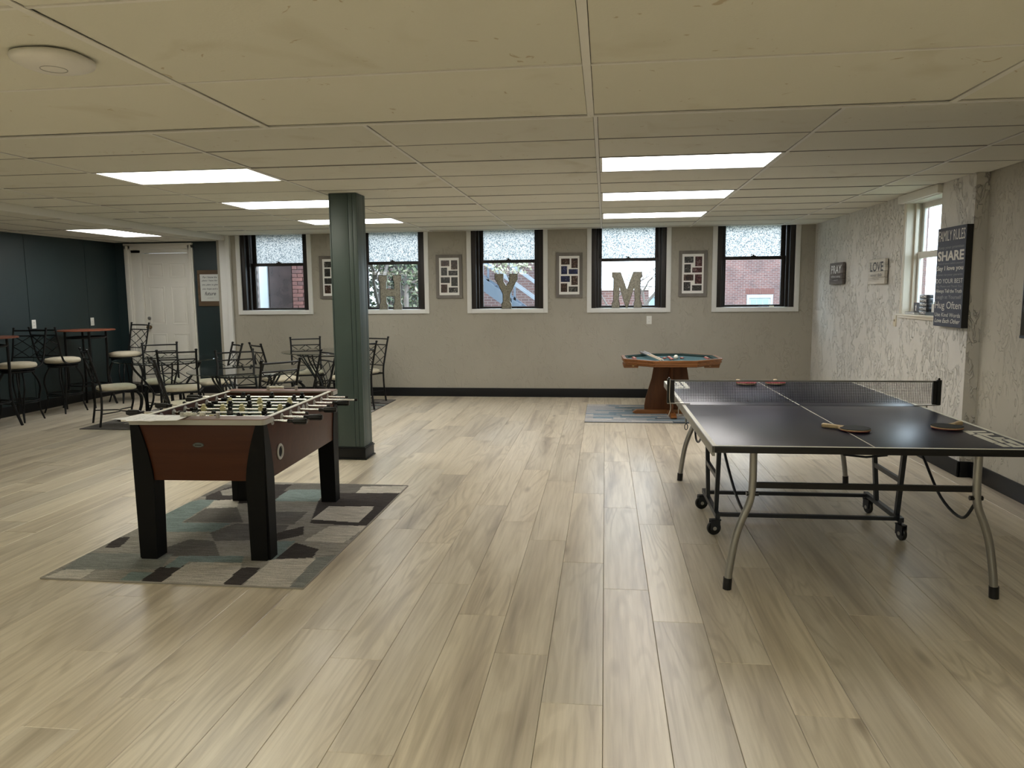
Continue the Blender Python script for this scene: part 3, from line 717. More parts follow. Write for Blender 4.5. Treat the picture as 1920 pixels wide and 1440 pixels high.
def random_patches(seed, w, l, pal, n=70, sx=(0.2, 0.5), sy=(0.08, 0.25)):
    r = random.Random(seed); out = []
    for _ in range(n):
        x, y, a, b = r.uniform(-w / 2, w / 2), r.uniform(-l / 2, l / 2), r.uniform(*sx), r.uniform(*sy)
        out.append(([(x - a / 2, y - b / 2), (x + a / 2, y - b / 2), (x + a / 2, y + b / 2), (x - a / 2, y + b / 2)], r.choice(pal)))
    return out
BLU, PALE = (0.22, 0.29, 0.34), (0.50, 0.48, 0.46)
rug('area_rug', 'pale grey and blue streaked rug under the bumper pool table', (0.82, 9.46, 0), 2.10, 1.40, 0, random_patches(5, 2.1, 1.4, [BLU, PALE, BLU, (0.34, 0.36, 0.38), PALE, (0.10, 0.13, 0.16)], 60, (0.3, 0.7), (0.06, 0.16)), (0.38, 0.39, 0.40), M_RUGD, 0.008)
rug('area_rug', 'dark grey and teal rug under the glass table before the white door', (-5.265, 8.69, 0), 1.43, 1.60, 0, random_patches(8, 1.43, 1.6, [GREY, DARK, TEALC, MID, BEIGE], 40), MID, M_RUGD, 0.008)
rug('area_rug', 'grey rug under the glass table by the window with letter H', (-3.71, 9.73, 0), 1.48, 1.46, 0, random_patches(9, 1.48, 1.46, [GREY, DARK, TEALC, MID, PALE], 40), MID, M_RUGD, 0.008)

# ------------------------------------------------------------------ foosball table
FC = (-2.297, 4.59, 0.010); FA = 0.045
fb = thing('foosball_table', 'cherry foosball table with black legs standing on patchwork rug', 'foosball table', FC, FA)
HL, HWD, FT = 0.665, 0.388, 0.815     # half length, half width, top height above the rug
def leg_profile():
    out = [(0.0, 0.795 - 0.01)]
    o = [(0.016, 0.0), (0.110, 0.0), (0.118, 0.45)]
    for t in range(1, 9):
        z = 0.45 + (0.785 - 0.45) * t / 8; o.append((0.118 - 0.072 * (t / 8) ** 1.6, z))
    return o + [(0.0, 0.785)]
for sx in (-1, 1):
    for sy in (-1, 1):
        prof = leg_profile(); mb = MB()
        mb.prism(prof, 0, 0.045, lambda u, v, w: (sx * (HWD - u), sy * (HL - 0.0 - w), v))
        mb.prism(prof, 0, 0.045, lambda u, v, w: (sx * (HWD - w), sy * (HL - u), v))
        z0, z1 = 0.0, 0.47
        def sq(i, j): return [(sx * (HWD - a), sy * (HL - b)) for a, b in ((i, i), (j, i), (j, j), (i, j))]
        b_, t_ = sq(0.017, 0.109), sq(0.004, 0.117)
        if sx * sy < 0: b_, t_ = b_[::-1], t_[::-1]
        mb.hexa([(x, y, z0) for x, y in b_], [(x, y, z1) for x, y in t_])
        mb.build('leg', M_BLK, fb, angle=30)
for sy in (-1, 1):
    y0, y1 = sorted((sy * (HL - 0.012), sy * (HL - 0.034)))
    MB().box(-HWD + 0.02, HWD - 0.02, y0, y1, 0.46, 0.79).build('end_panel', M_CHERRY, fb, bevel=0.002)
    # playing surround: top board of each end
    y0, y1 = sorted((sy * (HL + 0.012), sy * (HL - 0.115)))
    r = 0.03; pts = []
    cor = [(-HWD - 0.010, y0), (HWD + 0.010, y0), (HWD + 0.010, y1), (-HWD - 0.010, y1)]
    for i, (x, y) in enumerate(cor):
        outer = (y < 0 and i < 2) or (y > 0 and i >= 2)
        outer = outer and ((sy < 0 and i < 2) or (sy > 0 and i >= 2))
        if outer:
            cx, cy = x - math.copysign(r, x), y - math.copysign(r, y)
            st = {0: PI, 1: 1.5 * PI, 2: 0, 3: 0.5 * PI}[i]
            pts += [(cx + r * math.cos(st + k * PI / 12), cy + r * math.sin(st + k * PI / 12)) for k in range(7)]
        else: pts.append((x, y))
    MB().prism(pts, 0.783, FT - 0.0035).build('end_edge_band', M_EDGE, fb, angle=40)
    MB().prism([(x * 0.997, y + (0.0015 if y < (y0 + y1) / 2 else -0.0015)) for x, y in pts], FT - 0.0035, FT).build('end_top', M_CHERRYV, fb, angle=40)
    mb = MB().box(-0.11, 0.11, *sorted((sy * (HL - 0.117), sy * (HL - 0.112))), 0.70, 0.765); mb.build('goal_mouth', M_BLKP, fb)
for sx in (-1, 1):
    x0, x1 = sorted((sx * (HWD - 0.006), sx * (HWD - 0.028)))
    MB().box(x0, x1, -HL + 0.03, HL - 0.03, 0.46, FT - 0.006).build('side_panel', M_CHERRY, fb, bevel=0.002)
    MB().box(x0 - 0.001, x1 + 0.001, -HL + 0.115, HL - 0.115, FT - 0.006, FT).build('side_rim', mat('pale_edge', (0.70, 0.68, 0.60), 0.4), fb, bevel=0.002)
MB().box(-HWD + 0.028, HWD - 0.028, -HL + 0.034, HL - 0.034, 0.46, 0.47).build('bottom_panel', M_BLK, fb)
MB().box(-HWD + 0.028, HWD - 0.028, -HL + 0.10, HL - 0.10, 0.69, 0.70).build('playfield', mat('field_green', (0.035, 0.055, 0.04), 0.7, spec=0.2), fb)
for y in (-HL + 0.114, HL - 0.114): MB().box(-HWD + 0.028, HWD - 0.028, y - 0.004, y + 0.004, 0.70, FT - 0.01).build('inner_end_wall', M_CHERRY, fb)
# rods
RZ = 0.782
def player_me(m):
    mb = MB()
    mb.hexa([(-0.013, -0.010, -0.018), (0.013, -0.010, -0.018), (0.013, 0.010, -0.018), (-0.013, 0.010, -0.018)], [(-0.017, -0.012, 0.014), (0.017, -0.012, 0.014), (0.017, 0.012, 0.014), (-0.017, 0.012, 0.014)])
    mb.hexa([(-0.010, -0.013, -0.072), (0.010, -0.013, -0.072), (0.010, 0.011, -0.072), (-0.010, 0.011, -0.072)], [(-0.012, -0.007, -0.018), (0.012, -0.007, -0.018), (0.012, 0.008, -0.018), (-0.012, 0.008, -0.018)])
    mb.lathe([(0.006, 0.012), (0.012, 0.018), (0.0135, 0.026), (0.011, 0.034), (0.0, 0.037)], 12)
    return mb.mesh('player', m, bevel=0.0015)
PM = {'c': player_me(M_YEL), 'b': player_me(M_BLKP)}
def handle_me():
    mb = MB(); prof = [(0.010, 0.0), (0.013, 0.006), (0.0105, 0.018), (0.0105, 0.028), (0.0155, 0.034), (0.0165, 0.07), (0.0165, 0.105), (0.014, 0.113), (0.0, 0.115)]
    mb.lathe(prof, 16, axis='X')
    for k in range(8):
        a = 2 * PI * k / 8; mb.bar((0.036, 0.0162 * math.cos(a), 0.0162 * math.sin(a)), (0.104, 0.0167 * math.cos(a), 0.0167 * math.sin(a)), 0.004, 0.003)
    return mb.mesh('handle', M_BLKP)
HM = handle_me()
plate_me = MB().lathe([(0.0, -0.002), (0.023, -0.002), (0.023, 0.0015), (0.020, 0.003), (0.013, 0.003), (0.011, 0.007), (0.0, 0.007)], 20, axis='X').mesh('bearing_plate', M_GREYP)
spring_me = MB().tube([(0.0045 * k / 4.0, 0.0125 * math.cos(k * PI / 3), 0.0125 * math.sin(k * PI / 3)) for k in range(40)], 0.002, 5).mesh('spring', M_BLKP)
cap_me = MB().lathe([(0.0, -0.012), (0.009, -0.012), (0.0095, 0.0), (0.007, 0.008), (0.0, 0.009)], 12, axis='X').mesh('end_cap', M_BLKP)
RODS = [(-0.525, 'c', [0.02], 'R', 0.085), (-0.385, 'b', [-0.035, 0.13], 'R', 0.13), (-0.24, 'b', [-0.22, 0.0, 0.22], 'L', 0.10), (-0.10, 'c', [-0.235, -0.11, 0.015, 0.14, 0.265], 'R', 0.125),
        (0.05, 'b', [-0.26, -0.13, 0.0, 0.13, 0.26], 'L', 0.14), (0.19, 'c', [-0.20, 0.01, 0.215], 'R', 0.12), (0.335, 'b', [-0.13, 0.19], 'L', 0.24), (0.47, 'b', [-0.23, -0.02, 0.20], 'L', 0.135)]
for y, team, ps, side, ext in RODS:
    s = 1 if side == 'R' else -1
    lo, hi = (-HWD - (0.16 if s > 0 else ext + 0.10), HWD + (ext if s > 0 else 0.04 + ext))
    if s > 0: lo, hi = -HWD - 0.19 + ext * 0.5, HWD + ext + 0.02
    else: lo, hi = -HWD - (0.24 - ext * 0.6), HWD + ext
    rod = MB().tube([(lo, 0, 0), (hi, 0, 0)], 0.0075, 12).build('rod', M_CHROME, fb); rod.location = (0, y, RZ)
    h = link('handle', HM, rod, ((hi - 0.02) if s > 0 else (lo + 0.02), 0, 0)); h.rotation_euler = (0, 0, 0 if s > 0 else PI)
    c = link('end_cap', cap_me, rod, (lo if s > 0 else hi, 0, 0)); c.rotation_euler = (0, 0, PI if s > 0 else 0)
    rx = random.Random(int(y * 1000))
    for x in ps:
        pl = link('player', PM[team], rod, (x, 0, 0)); pl.rotation_euler = (rx.choice([-0.25, 0.1, 0.0, 0.9 if team == 'b' else 0.15]), 0, 0)
    for k in (-1, 1):
        pl = link('bearing_plate', plate_me, fb, (k * (HWD - 0.004), y, RZ)); pl.rotation_euler = (0, 0, 0 if k > 0 else PI)
        pl = link('bearing_plate', plate_me, fb, (k * (HWD - 0.030), y, RZ)); pl.rotation_euler = (0, 0, PI if k > 0 else 0)
        sp = link('spring', spring_me, rod, (k * (HWD - 0.085) - (0.0225), 0, 0))
pl = link('serve_cup', plate_me, fb, (HWD - 0.004, -0.02, RZ - 0.004)); pl.scale = (1, 1.1, 1.1)
# goal counters
for sy in (-1, 1):
    y = sy * (HL - 0.05); cnt = MB()
    for x in (-0.105, 0.105): cnt.lathe([(0.011, FT - 0.001), (0.011, FT + 0.028), (0.009, FT + 0.030), (0, FT + 0.030)], 14, (x, y, 0))
    cnt.tube([(-0.105, y, FT + 0.018), (0.105, y, FT + 0.018)], 0.003, 8)
    ct = cnt.build('goal_counter', mat('counter_grey', (0.45, 0.44, 0.40), 0.35, 0.3), fb)
    for k in range(10):
        MB().lathe([(0.004, -0.005), (0.010, -0.0045), (0.0115, 0.0), (0.010, 0.0045), (0.004, 0.005)], 12, (-0.088 + k * 0.0105 + (0.02 if sy < 0 and k > 6 else 0), y, FT + 0.018), 'X').build('bead', mat('bead_white', (0.72, 0.70, 0.62), 0.35), ct)
rg = MB().lathe([(0.030, 0.0), (0.046, 0.0), (0.048, 0.004), (0.044, 0.008), (0.034, 0.008), (0.030, 0.003), (0.030, 0.0)], 28, (HWD - 0.006, -0.435, 0.585), 'X', caps=False)
rgo = rg.build('ball_return_ring', M_EDGE, fb)
MB().lathe([(0.0, 0.0), (0.031, 0.0), (0.031, 0.002), (0.0, 0.002)], 24, (HWD - 0.0065, -0.435, 0.585), 'X').build('ball_return_hole', mat('hole_black', (0.004, 0.004, 0.004), 0.9), rgo)
ov = lambda a, b, n=20: [(a * math.cos(2 * PI * k / n), b * math.sin(2 * PI * k / n)) for k in range(n)]
bad = MB().prism(ov(0.033, 0.014), 0, 0.003, lambda u, v, w: (u - 0.0, -HL + 0.012 - w, v + 0.665)).build('badge', mat('badge_green', (0.02, 0.03, 0.028), 0.4), fb)
mb = MB().prism(ov(0.028, 0.0105), 0.003, 0.0034, lambda u, v, w: (u, -HL + 0.012 - w, v + 0.665)); mb.build('badge_rim', mat('badge_grey', (0.10, 0.11, 0.10), 0.4), bad)
MB().box(-0.020, 0.020, -HL + 0.0075, -HL + 0.009, 0.661, 0.669).build('badge_bar', mat('badge_dark', (0.01, 0.012, 0.012), 0.4), bad)

# papers on the near corner
def paper(loc, rz, label, seed, z):
    r = random.Random(seed); w, l, n = 0.216, 0.279, 8
    vs = []; fs = []
    for j in range(n + 1):
        for i in range(n + 1):
            u, v = i / n - .5, j / n - .5
            vs.append((u * w, v * l, 0.010 * max(0, -u - 0.1) * (1 + v) + 0.006 * (u * v) + 0.0015))
    for j in range(n):
        for i in range(n): fs.append((j * (n + 1) + i, j * (n + 1) + i + 1, (j + 1) * (n + 1) + i + 1, (j + 1) * (n + 1) + i))
    t = thing('paper_sheet', label, 'paper', (*loc, z), rz, 'papers on the foosball table')
    me = bpy.data.meshes.new('sheet'); me.from_pydata(vs, [], fs); me.materials.append(M_PAPER); o = link('sheet', me, t)
    sm = o.modifiers.new('thick', 'SOLIDIFY'); sm.thickness = 0.0006
    mb = MB()
    for k in range(4):
        y = 0.10 - k * 0.055; x = -0.085
        while x < 0.07:
            d = r.uniform(0.015, 0.05); mb.box(x, x + d, y - 0.0012, y + 0.0012, 0.0068 if x < 0 else 0.0042, 0.0070 if x < 0 else 0.0044); x += d + 0.008
    mb.build('printed_lines', M_INKL, t, smooth=False)
    return t
zt = 0.012 + FT
paper((-2.565, 3.925), 1.35, 'white printed sheet hanging over the foosball table corner', 1, zt)
paper((-2.47, 3.895), 1.75, 'white printed sheet lying under the other on the foosball table', 2, zt + 0.004)

# ------------------------------------------------------------------ iron chairs, stools and tables
def cushion(w0, w1, dep, z0, z1, n=28):
    """rounded trapezoid pad: w0 half width at the back, w1 at the front"""
    mb = MB(); rings = []
    for s, z in ((0.90, z0), (0.985, z0 + 0.012), (1.0, z0 + (z1 - z0) * .5), (0.97, z1 - 0.012), (0.86, z1 - 0.002), (0.55, z1 + 0.004), (0.2, z1 + 0.007)):
        ring = []
        for k in range(n):
            a = 2 * PI * k / n; c, q = math.cos(a), math.sin(a)
            x = math.copysign(abs(c) ** 0.55, c); y = math.copysign(abs(q) ** 0.55, q)
            ring.append(((w0 + (w1 - w0) * (y + 1) / 2) * x * s, dep * y * s, z))
        rings.append(ring)
    vs = [p for r in rings for p in r]; m = len(rings)
    fs = [(i * n + k, i * n + (k + 1) % n, (i + 1) * n + (k + 1) % n, (i + 1) * n + k) for i in range(m - 1) for k in range(n)]
    fs += [tuple(range(n - 1, -1, -1)), tuple((m - 1) * n + k for k in range(n))]
    return mb._add(vs, fs)
def back_parts(root, P, z_bot, z_mid, z_top, hw):
    """P(u, z) gives a point of the bowed back at side position u (-1..1) and height z"""
    def row(z, r, nm):
        MB().tube([P(u / 4, z) for u in range(-4, 5)], r, 7).build(nm, M_IRON, root)
    row(z_top, 0.0095, 'top_rail'); row(z_mid, 0.008, 'back_rail'); row(z_bot, 0.007, 'back_rail')
    lat = MB()
    def ln(a, b):
        lat.tube([P(-1 + 2 * (a[0] + (b[0] - a[0]) * t / 4), z_bot + (z_mid - z_bot) * (a[1] + (b[1] - a[1]) * t / 4)) for t in range(5)], 0.005, 5)
    for a, b in (((0, 1), (1, 0)), ((1, 1), (0, 0)), ((0.5, 1), (0, 0.5)), ((0.5, 1), (1, 0.5)), ((0.5, 0), (0, 0.5)), ((0.5, 0), (1, 0.5))): ln(a, b)
    lat.build('back_lattice', M_IRON, root)
def make_chair():
    t = thing('dining_chair', '', 'chair')
    cushion(0.195, 0.215, 0.205, 0.405, 0.462).build('seat_cushion', M_SEAT, t, angle=60)
    mb = MB().tube([(-0.20, -0.19, 0.40), (0.20, -0.19, 0.40), (0.215, 0.185, 0.40), (-0.215, 0.185, 0.40)], 0.010, 7, closed=True)
    mb.build('seat_frame', M_IRON, t)
    def by(z): return -0.205 - (0.0 if z < 0.45 else 0.20 * (z - 0.45) + 0.10 * (z - 0.45) ** 2)
    for s in (-1, 1):
        pts = [(s * 0.205, -0.235, 0.0), (s * 0.20, -0.205, 0.22), (s * 0.198, -0.203, 0.45), (s * 0.198, by(0.6), 0.6), (s * 0.20, by(0.78), 0.78), (s * 0.205, by(0.90), 0.90)]
        MB().tube(curve(pts, 4), 0.0125, 8).lathe([(0.0, 0.89), (0.016, 0.893), (0.016, 0.905), (0.0, 0.912)], 10, (s * 0.205, by(0.90), 0)).build('back_post', M_IRON, t)
        fl = MB()
        for dx, dy in ((0, 0), (-0.03, -0.012)):
            fl.tube(curve([(s * (0.19 + dx), 0.165 + dy, 0.40), (s * (0.215 + dx), 0.225 + dy, 0.33), (s * (0.215 + dx * .8), 0.225 + dy, 0.23), (s * (0.197 + dx * .4), 0.195 + dy * .5, 0.11), (s * 0.197, 0.205, 0.0)], 4), 0.0095, 7)
        fl.build('front_leg', M_IRON, t)
    back_parts(t, lambda u, z: Vector((u * 0.198, by(z) - 0.022 * (1 - u * u), z)), 0.505, 0.79, 0.872, 0.198)
    MB().tube(curve([(-0.20, -0.205, 0.15), (-0.10, -0.02, 0.15), (0, 0.03, 0.15), (0.10, -0.02, 0.15), (0.20, -0.205, 0.15)], 4), 0.007, 6).tube(curve([(-0.197, 0.19, 0.15), (-0.10, 0.06, 0.15), (0, 0.03, 0.15), (0.10, 0.06, 0.15), (0.197, 0.19, 0.15)], 4), 0.007, 6).build('stretcher', M_IRON, t)
    return t
CH = [  # x, y, facing in degrees, label
    (-5.77, 8.29, 46, 'black iron chair on the dark rug corner, nearest to the bar stools'),
    (-5.57, 8.93, -56, 'black iron chair with cream seat standing in front of the white door'),
    (-4.915, 8.25, 115, 'black iron chair at the glass table before the door, backing onto the foosball side'),
    (-4.87, 8.90, 223, 'black iron chair beside the white corner post, facing the white door'),
    (-4.12, 7.05, 36, 'black iron chair with cream seat right behind the left foosball handles'),
    (-3.93, 7.83, -47, 'black iron chair seen through the glass top of the middle table'),
    (-3.31, 7.02, 145, 'black iron chair just behind the far end of the foosball table'),
    (-3.22, 7.72, 224, 'black iron chair close beside the green column, facing the middle glass table'),
    (-4.14, 9.25, 45, 'black iron chair with its back to the white door, at the table below the windows'),
    (-4.13, 10.11, -65, 'black iron chair against the beige wall under the first window'),
    (-3.36, 10.20, 245, 'black iron chair behind the green column under the window with letter H'),
    (-3.30, 9.45, 150, 'black iron chair hidden mostly behind the green column, at the rug edge')]
def ground_parts(t):
    for ch in t.children:
        for v in ch.data.vertices:
            if v.co.z < 0: v.co.z = 0
    return t
ch0 = ground_parts(make_chair())
for i, (x, y, a, lab) in enumerate(CH):
    o = ch0 if i == 0 else copy_tree(ch0)
    onrug = i in (0, 1, 2, 3, 8, 9, 10, 11)
    o.location = (x, y, 0.008 if onrug else 0.0); o.rotation_euler = (0, 0, math.radians(a - 90)); o['label'] = lab; o['group'] = 'iron dining chairs around the glass tables'

def make_gtable():
    t = thing('glass_table', '', 'table')
    MB().lathe([(0.0, 0.733), (0.584, 0.733), (0.588, 0.737), (0.588, 0.741), (0.584, 0.745), (0.0, 0.745)], 64).build('glass_top', M_TGLASS, t)
    for k in range(4):
        a = PI / 4 + k * PI / 2; mb = MB()
        for da in (-0.10, 0.10):
            pts = [(0.40, 0.73), (0.37, 0.64), (0.24, 0.46), (0.17, 0.32), (0.22, 0.14), (0.33, 0.0)]
            mb.tube(curve([(r * math.cos(a + da * (0.2 + r * 1.6)), r * math.sin(a + da * (0.2 + r * 1.6)), z) for r, z in pts], 5), 0.0105, 7)
        mb.lathe([(0.016, 0.725), (0.016, 0.733), (0, 0.733)], 10, (0.40 * math.cos(a), 0.40 * math.sin(a), 0))
        mb.build('leg', M_IRON, t)
    rg = lambda r, z, q: MB().tube([(r * math.cos(2 * PI * k / 28), r * math.sin(2 * PI * k / 28), z) for k in range(28)], q, 7, closed=True)
    rg(0.385, 0.70, 0.008).build('upper_ring', M_IRON, t); rg(0.165, 0.32, 0.008).build('lower_ring', M_IRON, t)
    return t
gt0 = ground_parts(make_gtable())
for i, (x, y, z, lab) in enumerate([(-5.30, 8.60, 0.008, 'round glass table on black iron legs in front of the white door'), (-3.68, 7.42, 0.0, 'round glass table on black iron legs just behind the foosball table'), (-3.75, 9.85, 0.008, 'round glass table on black iron legs below the windows, behind the column')]):
    o = gt0 if i == 0 else copy_tree(gt0)
    o.location = (x, y, z); o['label'] = lab; o['group'] = 'round glass dining tables'; o.rotation_euler = (0, 0, 0.3 * i)

def make_stool():
    t = thing('bar_stool', '', 'stool')
    MB().lathe([(0.0, 0.655), (0.19, 0.655), (0.208, 0.668), (0.212, 0.69), (0.20, 0.712), (0.15, 0.724), (0.0, 0.728)], 32).build('seat_cushion', M_SEAT, t, angle=60)
    MB().lathe([(0.0, 0.60), (0.17, 0.60), (0.18, 0.605), (0.18, 0.625), (0.12, 0.63), (0.12, 0.638), (0.205, 0.64), (0.205, 0.655), (0.0, 0.655)], 28).build('swivel_plate', M_IRON, t)
    for k in range(4):
        a = PI / 4 + k * PI / 2; mb = MB()
        for da in (-0.09, 0.09):
            mb.tube(curve([(r * math.cos(a + da * w), r * math.sin(a + da * w), z) for r, z, w in ((0.15, 0.605, 2.2), (0.205, 0.50, 1.8), (0.225, 0.40, 1.4), (0.205, 0.28, 0.8), (0.20, 0.15, 0.3), (0.245, 0.0, 0.0))], 4), 0.0105, 7)
        mb.build('leg', M_IRON, t)
    fr = MB()
    for z in (0.255, 0.235): fr.tube([(0.200 * math.cos(2 * PI * k / 28), 0.200 * math.sin(2 * PI * k / 28), z) for k in range(28)], 0.007, 7, closed=True)
    fr.build('foot_ring', M_IRON, t)
    def by(z): return -0.175 - 0.20 * max(0, z - 0.66)
    for s in (-1, 1):
        pts = [(s * 0.15, 0.02, 0.645), (s * 0.185, -0.08, 0.65), (s * 0.20, -0.16, 0.69), (s * 0.205, by(0.80), 0.80), (s * 0.21, by(0.95), 0.95), (s * 0.215, by(1.125), 1.125)]
        MB().tube(curve(pts, 4), 0.012, 8).lathe([(0.0, 1.115), (0.015, 1.118), (0.015, 1.13), (0.0, 1.137)], 10, (s * 0.215, by(1.125), 0)).build('back_post', M_IRON, t)
    back_parts(t, lambda u, z: Vector((u * (0.205 + 0.03 * (z - 0.8)), by(z) - 0.03 * (1 - u * u), z)), 0.765, 1.03, 1.095, 0.2)
    return t
st0 = ground_parts(make_stool())
for i, (x, y, a, lab) in enumerate([(-7.13, 8.40, -88, 'black iron bar stool with cream seat, farthest from the white door'), (-7.08, 9.12, 80, 'black iron bar stool in the middle, its back below the double wall plate'), (-6.86, 10.10, -115, 'black iron bar stool standing closest to the white door')]):
    o = st0 if i == 0 else copy_tree(st0)
    o.location = (x, y, 0); o.rotation_euler = (0, 0, math.radians(a - 90)); o['label'] = lab; o['group'] = 'swivel bar stools along the teal wall'
def make_bartable():
    t = thing('bar_table', '', 'table')
    MB().lathe([(0.0, 1.045), (0.365, 1.045), (0.372, 1.049), (0.372, 1.058), (0.365, 1.062), (0.0, 1.062)], 48).build('table_top', mat('cherry_bar_top', (0.20, 0.062, 0.032), 0.3, noise=((3, 20, 3), 0.2)), t)
    for k in range(4):
        a = PI / 4 + k * PI / 2; c, s = math.cos(a), math.sin(a)
        MB().tube(curve([(0.25 * c, 0.25 * s, 1.045), (0.25 * c, 0.25 * s, 0.7), (0.245 * c, 0.245 * s, 0.32), (0.33 * c, 0.33 * s, 0.0)], 5), 0.016, 8).build('leg', M_IRON, t)
    for r, z, q in ((0.24, 0.955, 0.013), (0.235, 0.30, 0.010)):
        MB().tube([(r * math.cos(2 * PI * k / 28), r * math.sin(2 * PI * k / 28), z) for k in range(28)], q, 7, closed=True).build('ring', M_IRON, t)
    return t
bt0 = ground_parts(make_bartable())
for i, (x, y, lab) in enumerate([(-7.10, 7.86, 'cherry-topped bar table on black legs, mostly cut off by the frame edge'), (-7.12, 9.66, 'cherry-topped round bar table on black legs between two bar stools')]):
    o = bt0 if i == 0 else copy_tree(bt0)
    o.location = (x, y, 0); o['label'] = lab; o['group'] = 'bar-height tables along the teal wall'

# ------------------------------------------------------------------ table tennis table (local axes: u across, v away from the camera)
TX, TY, TA = 0.5222, 3.7087, 0.0092
pp = thing('table_tennis_table', 'navy table tennis table with white edge lines and silver bent legs', 'table tennis table', (TX, TY, 0), TA)
TW, TL, TZ = 1.525, 2.74, 0.76
for v0, v1 in ((0.0, 1.366), (1.374, TL)):
    h = MB().box(0.003, TW - 0.003, v0 + 0.003, v1 - 0.003, TZ - 0.020, TZ).build('table_half', M_NAVY, pp, bevel=0.0015)
    ln = MB(); e = 0.020
    ln.box(0.003, 0.003 + e, v0 + 0.003, v1 - 0.003, TZ, TZ + 0.0006).box(TW - 0.003 - e, TW - 0.003, v0 + 0.003, v1 - 0.003, TZ, TZ + 0.0006)
    a, b = (v0 + 0.003, v0 + 0.003 + e) if v0 == 0 else (v1 - 0.003 - e, v1 - 0.003)
    ln.box(0.003 + e, TW - 0.003 - e, a, b, TZ, TZ + 0.0006)
    ln.build('edge_line', M_LINE, h, smooth=False)
    ln = MB().box(TW / 2 - 0.003, TW / 2 + 0.003, v0 + 0.02, v1 - 0.003, TZ, TZ + 0.0006); ln.build('centre_line', M_LINE, h, smooth=False)
    for u0, u1 in ((0.0, 0.014), (TW - 0.014, TW)): MB().box(u0, u1, v0, v1, TZ - 0.050, TZ - 0.001).build('side_apron', mat('grey_apron', (0.30, 0.29, 0.26), 0.45), h, bevel=0.002)
    a, b = (v0, v0 + 0.012) if v0 == 0 else (v1 - 0.012, v1)
    MB().box(0.0, TW, a, b, TZ - 0.034, TZ - 0.001).build('end_apron', M_BLKP, h, bevel=0.002)
def px_local(u, v):
    p = px_floor(u, v, TZ); d = p - Vector((TX, TY, TZ)); c, s = math.cos(TA), math.sin(TA)
    return (d.x * c + d.y * s, -d.x * s + d.y * c)
logo = [[(690, 405), (820, 400), (945, 470), (850, 480)], [(835, 405), (1140, 405), (1185, 433), (890, 436)], [(970, 450), (1290, 455), (1325, 487), (1165, 489), (1290, 535), (1500, 535), (1545, 563), (1280, 560), (1080, 490), (1060, 489)],
        [(890, 490), (1000, 474), (1415, 640), (1290, 646)], [(1300, 570), (1480, 570), (1465, 592), (1575, 640), (1480, 641)], [(1490, 576), (1640, 576), (1800, 652), (1680, 652)],
        [(1320, 655), (1430, 646), (1655, 722), (1510, 725)], [(1530, 655), (1640, 650), (1760, 700), (1900, 706), (1960, 733), (1710, 731)], [(1690, 656), (1800, 655), (1930, 704), (1880, 706)]]
lp = [[px_local(1740 + x / 10.667, 770 + y / 10.667) for x, y in q] for q in logo]
for turn in (0, 1):
    mb = MB()
    for q in lp:
        q = [(TW - u, TL - v) for u, v in q] if turn else q
        mb.prism(q, TZ + 0.0001, TZ + 0.0006)
    mb.build('logo', M_LINE, pp, smooth=False)
# bent legs
NLp = [(0.216, 0.735), (0.216, 0.556), (0.205, 0.460), (0.168, 0.363), (0.139, 0.265), (0.116, 0.124), (0.106, 0.035)]
for v, sgn in ((0.10, -1), (2.355, 1)):
    for s in (0, 1):
        f = (lambda u: u) if s == 0 else (lambda u: 1.486 - u)
        lg = MB().tube(curve([(f(u), v, z) for u, z in NLp], 5), 0.019, 12)
        lg.bar((f(0.216), v, 0.725), (f(0.216), v, 0.742), 0.07, 0.05)
        l = lg.build('leg', M_STEEL, pp)
        ft = MB().tube([(f(0.107), v, 0.06), (f(0.104), v, 0.0)], 0.0225, 12); ft.build('foot_cap', M_BLKP, l)
        MB().lathe([(0.0, -0.03), (0.012, -0.03), (0.012, 0.03), (0.0, 0.03)], 8, (f(0.216), v, 0.50), 'X').build('bolt', M_BLKP, l)
    MB().bar((0.21, v + 0.02, 0.54), (1.276, v + 0.02, 0.54), 0.022, 0.028).build('leg_crossbar', M_BLKP, pp)
M_FRM = mat('dark_blue_frame', (0.022, 0.026, 0.034), 0.4, 0.2)
def caster(parent, u, v, z, turn):
    c = MB().lathe([(0.0, -0.011), (0.039, -0.011), (0.044, -0.006), (0.044, 0.006), (0.039, 0.011), (0.0, 0.011)], 22, (0, -0.02, 0.044), 'X').build('caster', M_BLKP, parent)
    c.location = (u, v, 0); c.rotation_euler = (0, 0, turn)
    MB().box(-0.018, -0.014, -0.045, 0.015, 0.035, 0.100).box(0.014, 0.018, -0.045, 0.015, 0.035, 0.100).box(-0.018, 0.018, -0.045, 0.02, 0.092, 0.100).lathe([(0.012, 0.100), (0.012, z)], 10).build('fork', M_FRM, c)
    MB().lathe([(0.0, -0.02), (0.012, -0.02), (0.012, 0.02), (0, 0.02)], 10, (0, -0.02, 0.044), 'X').build('hub', M_GREYP, c)
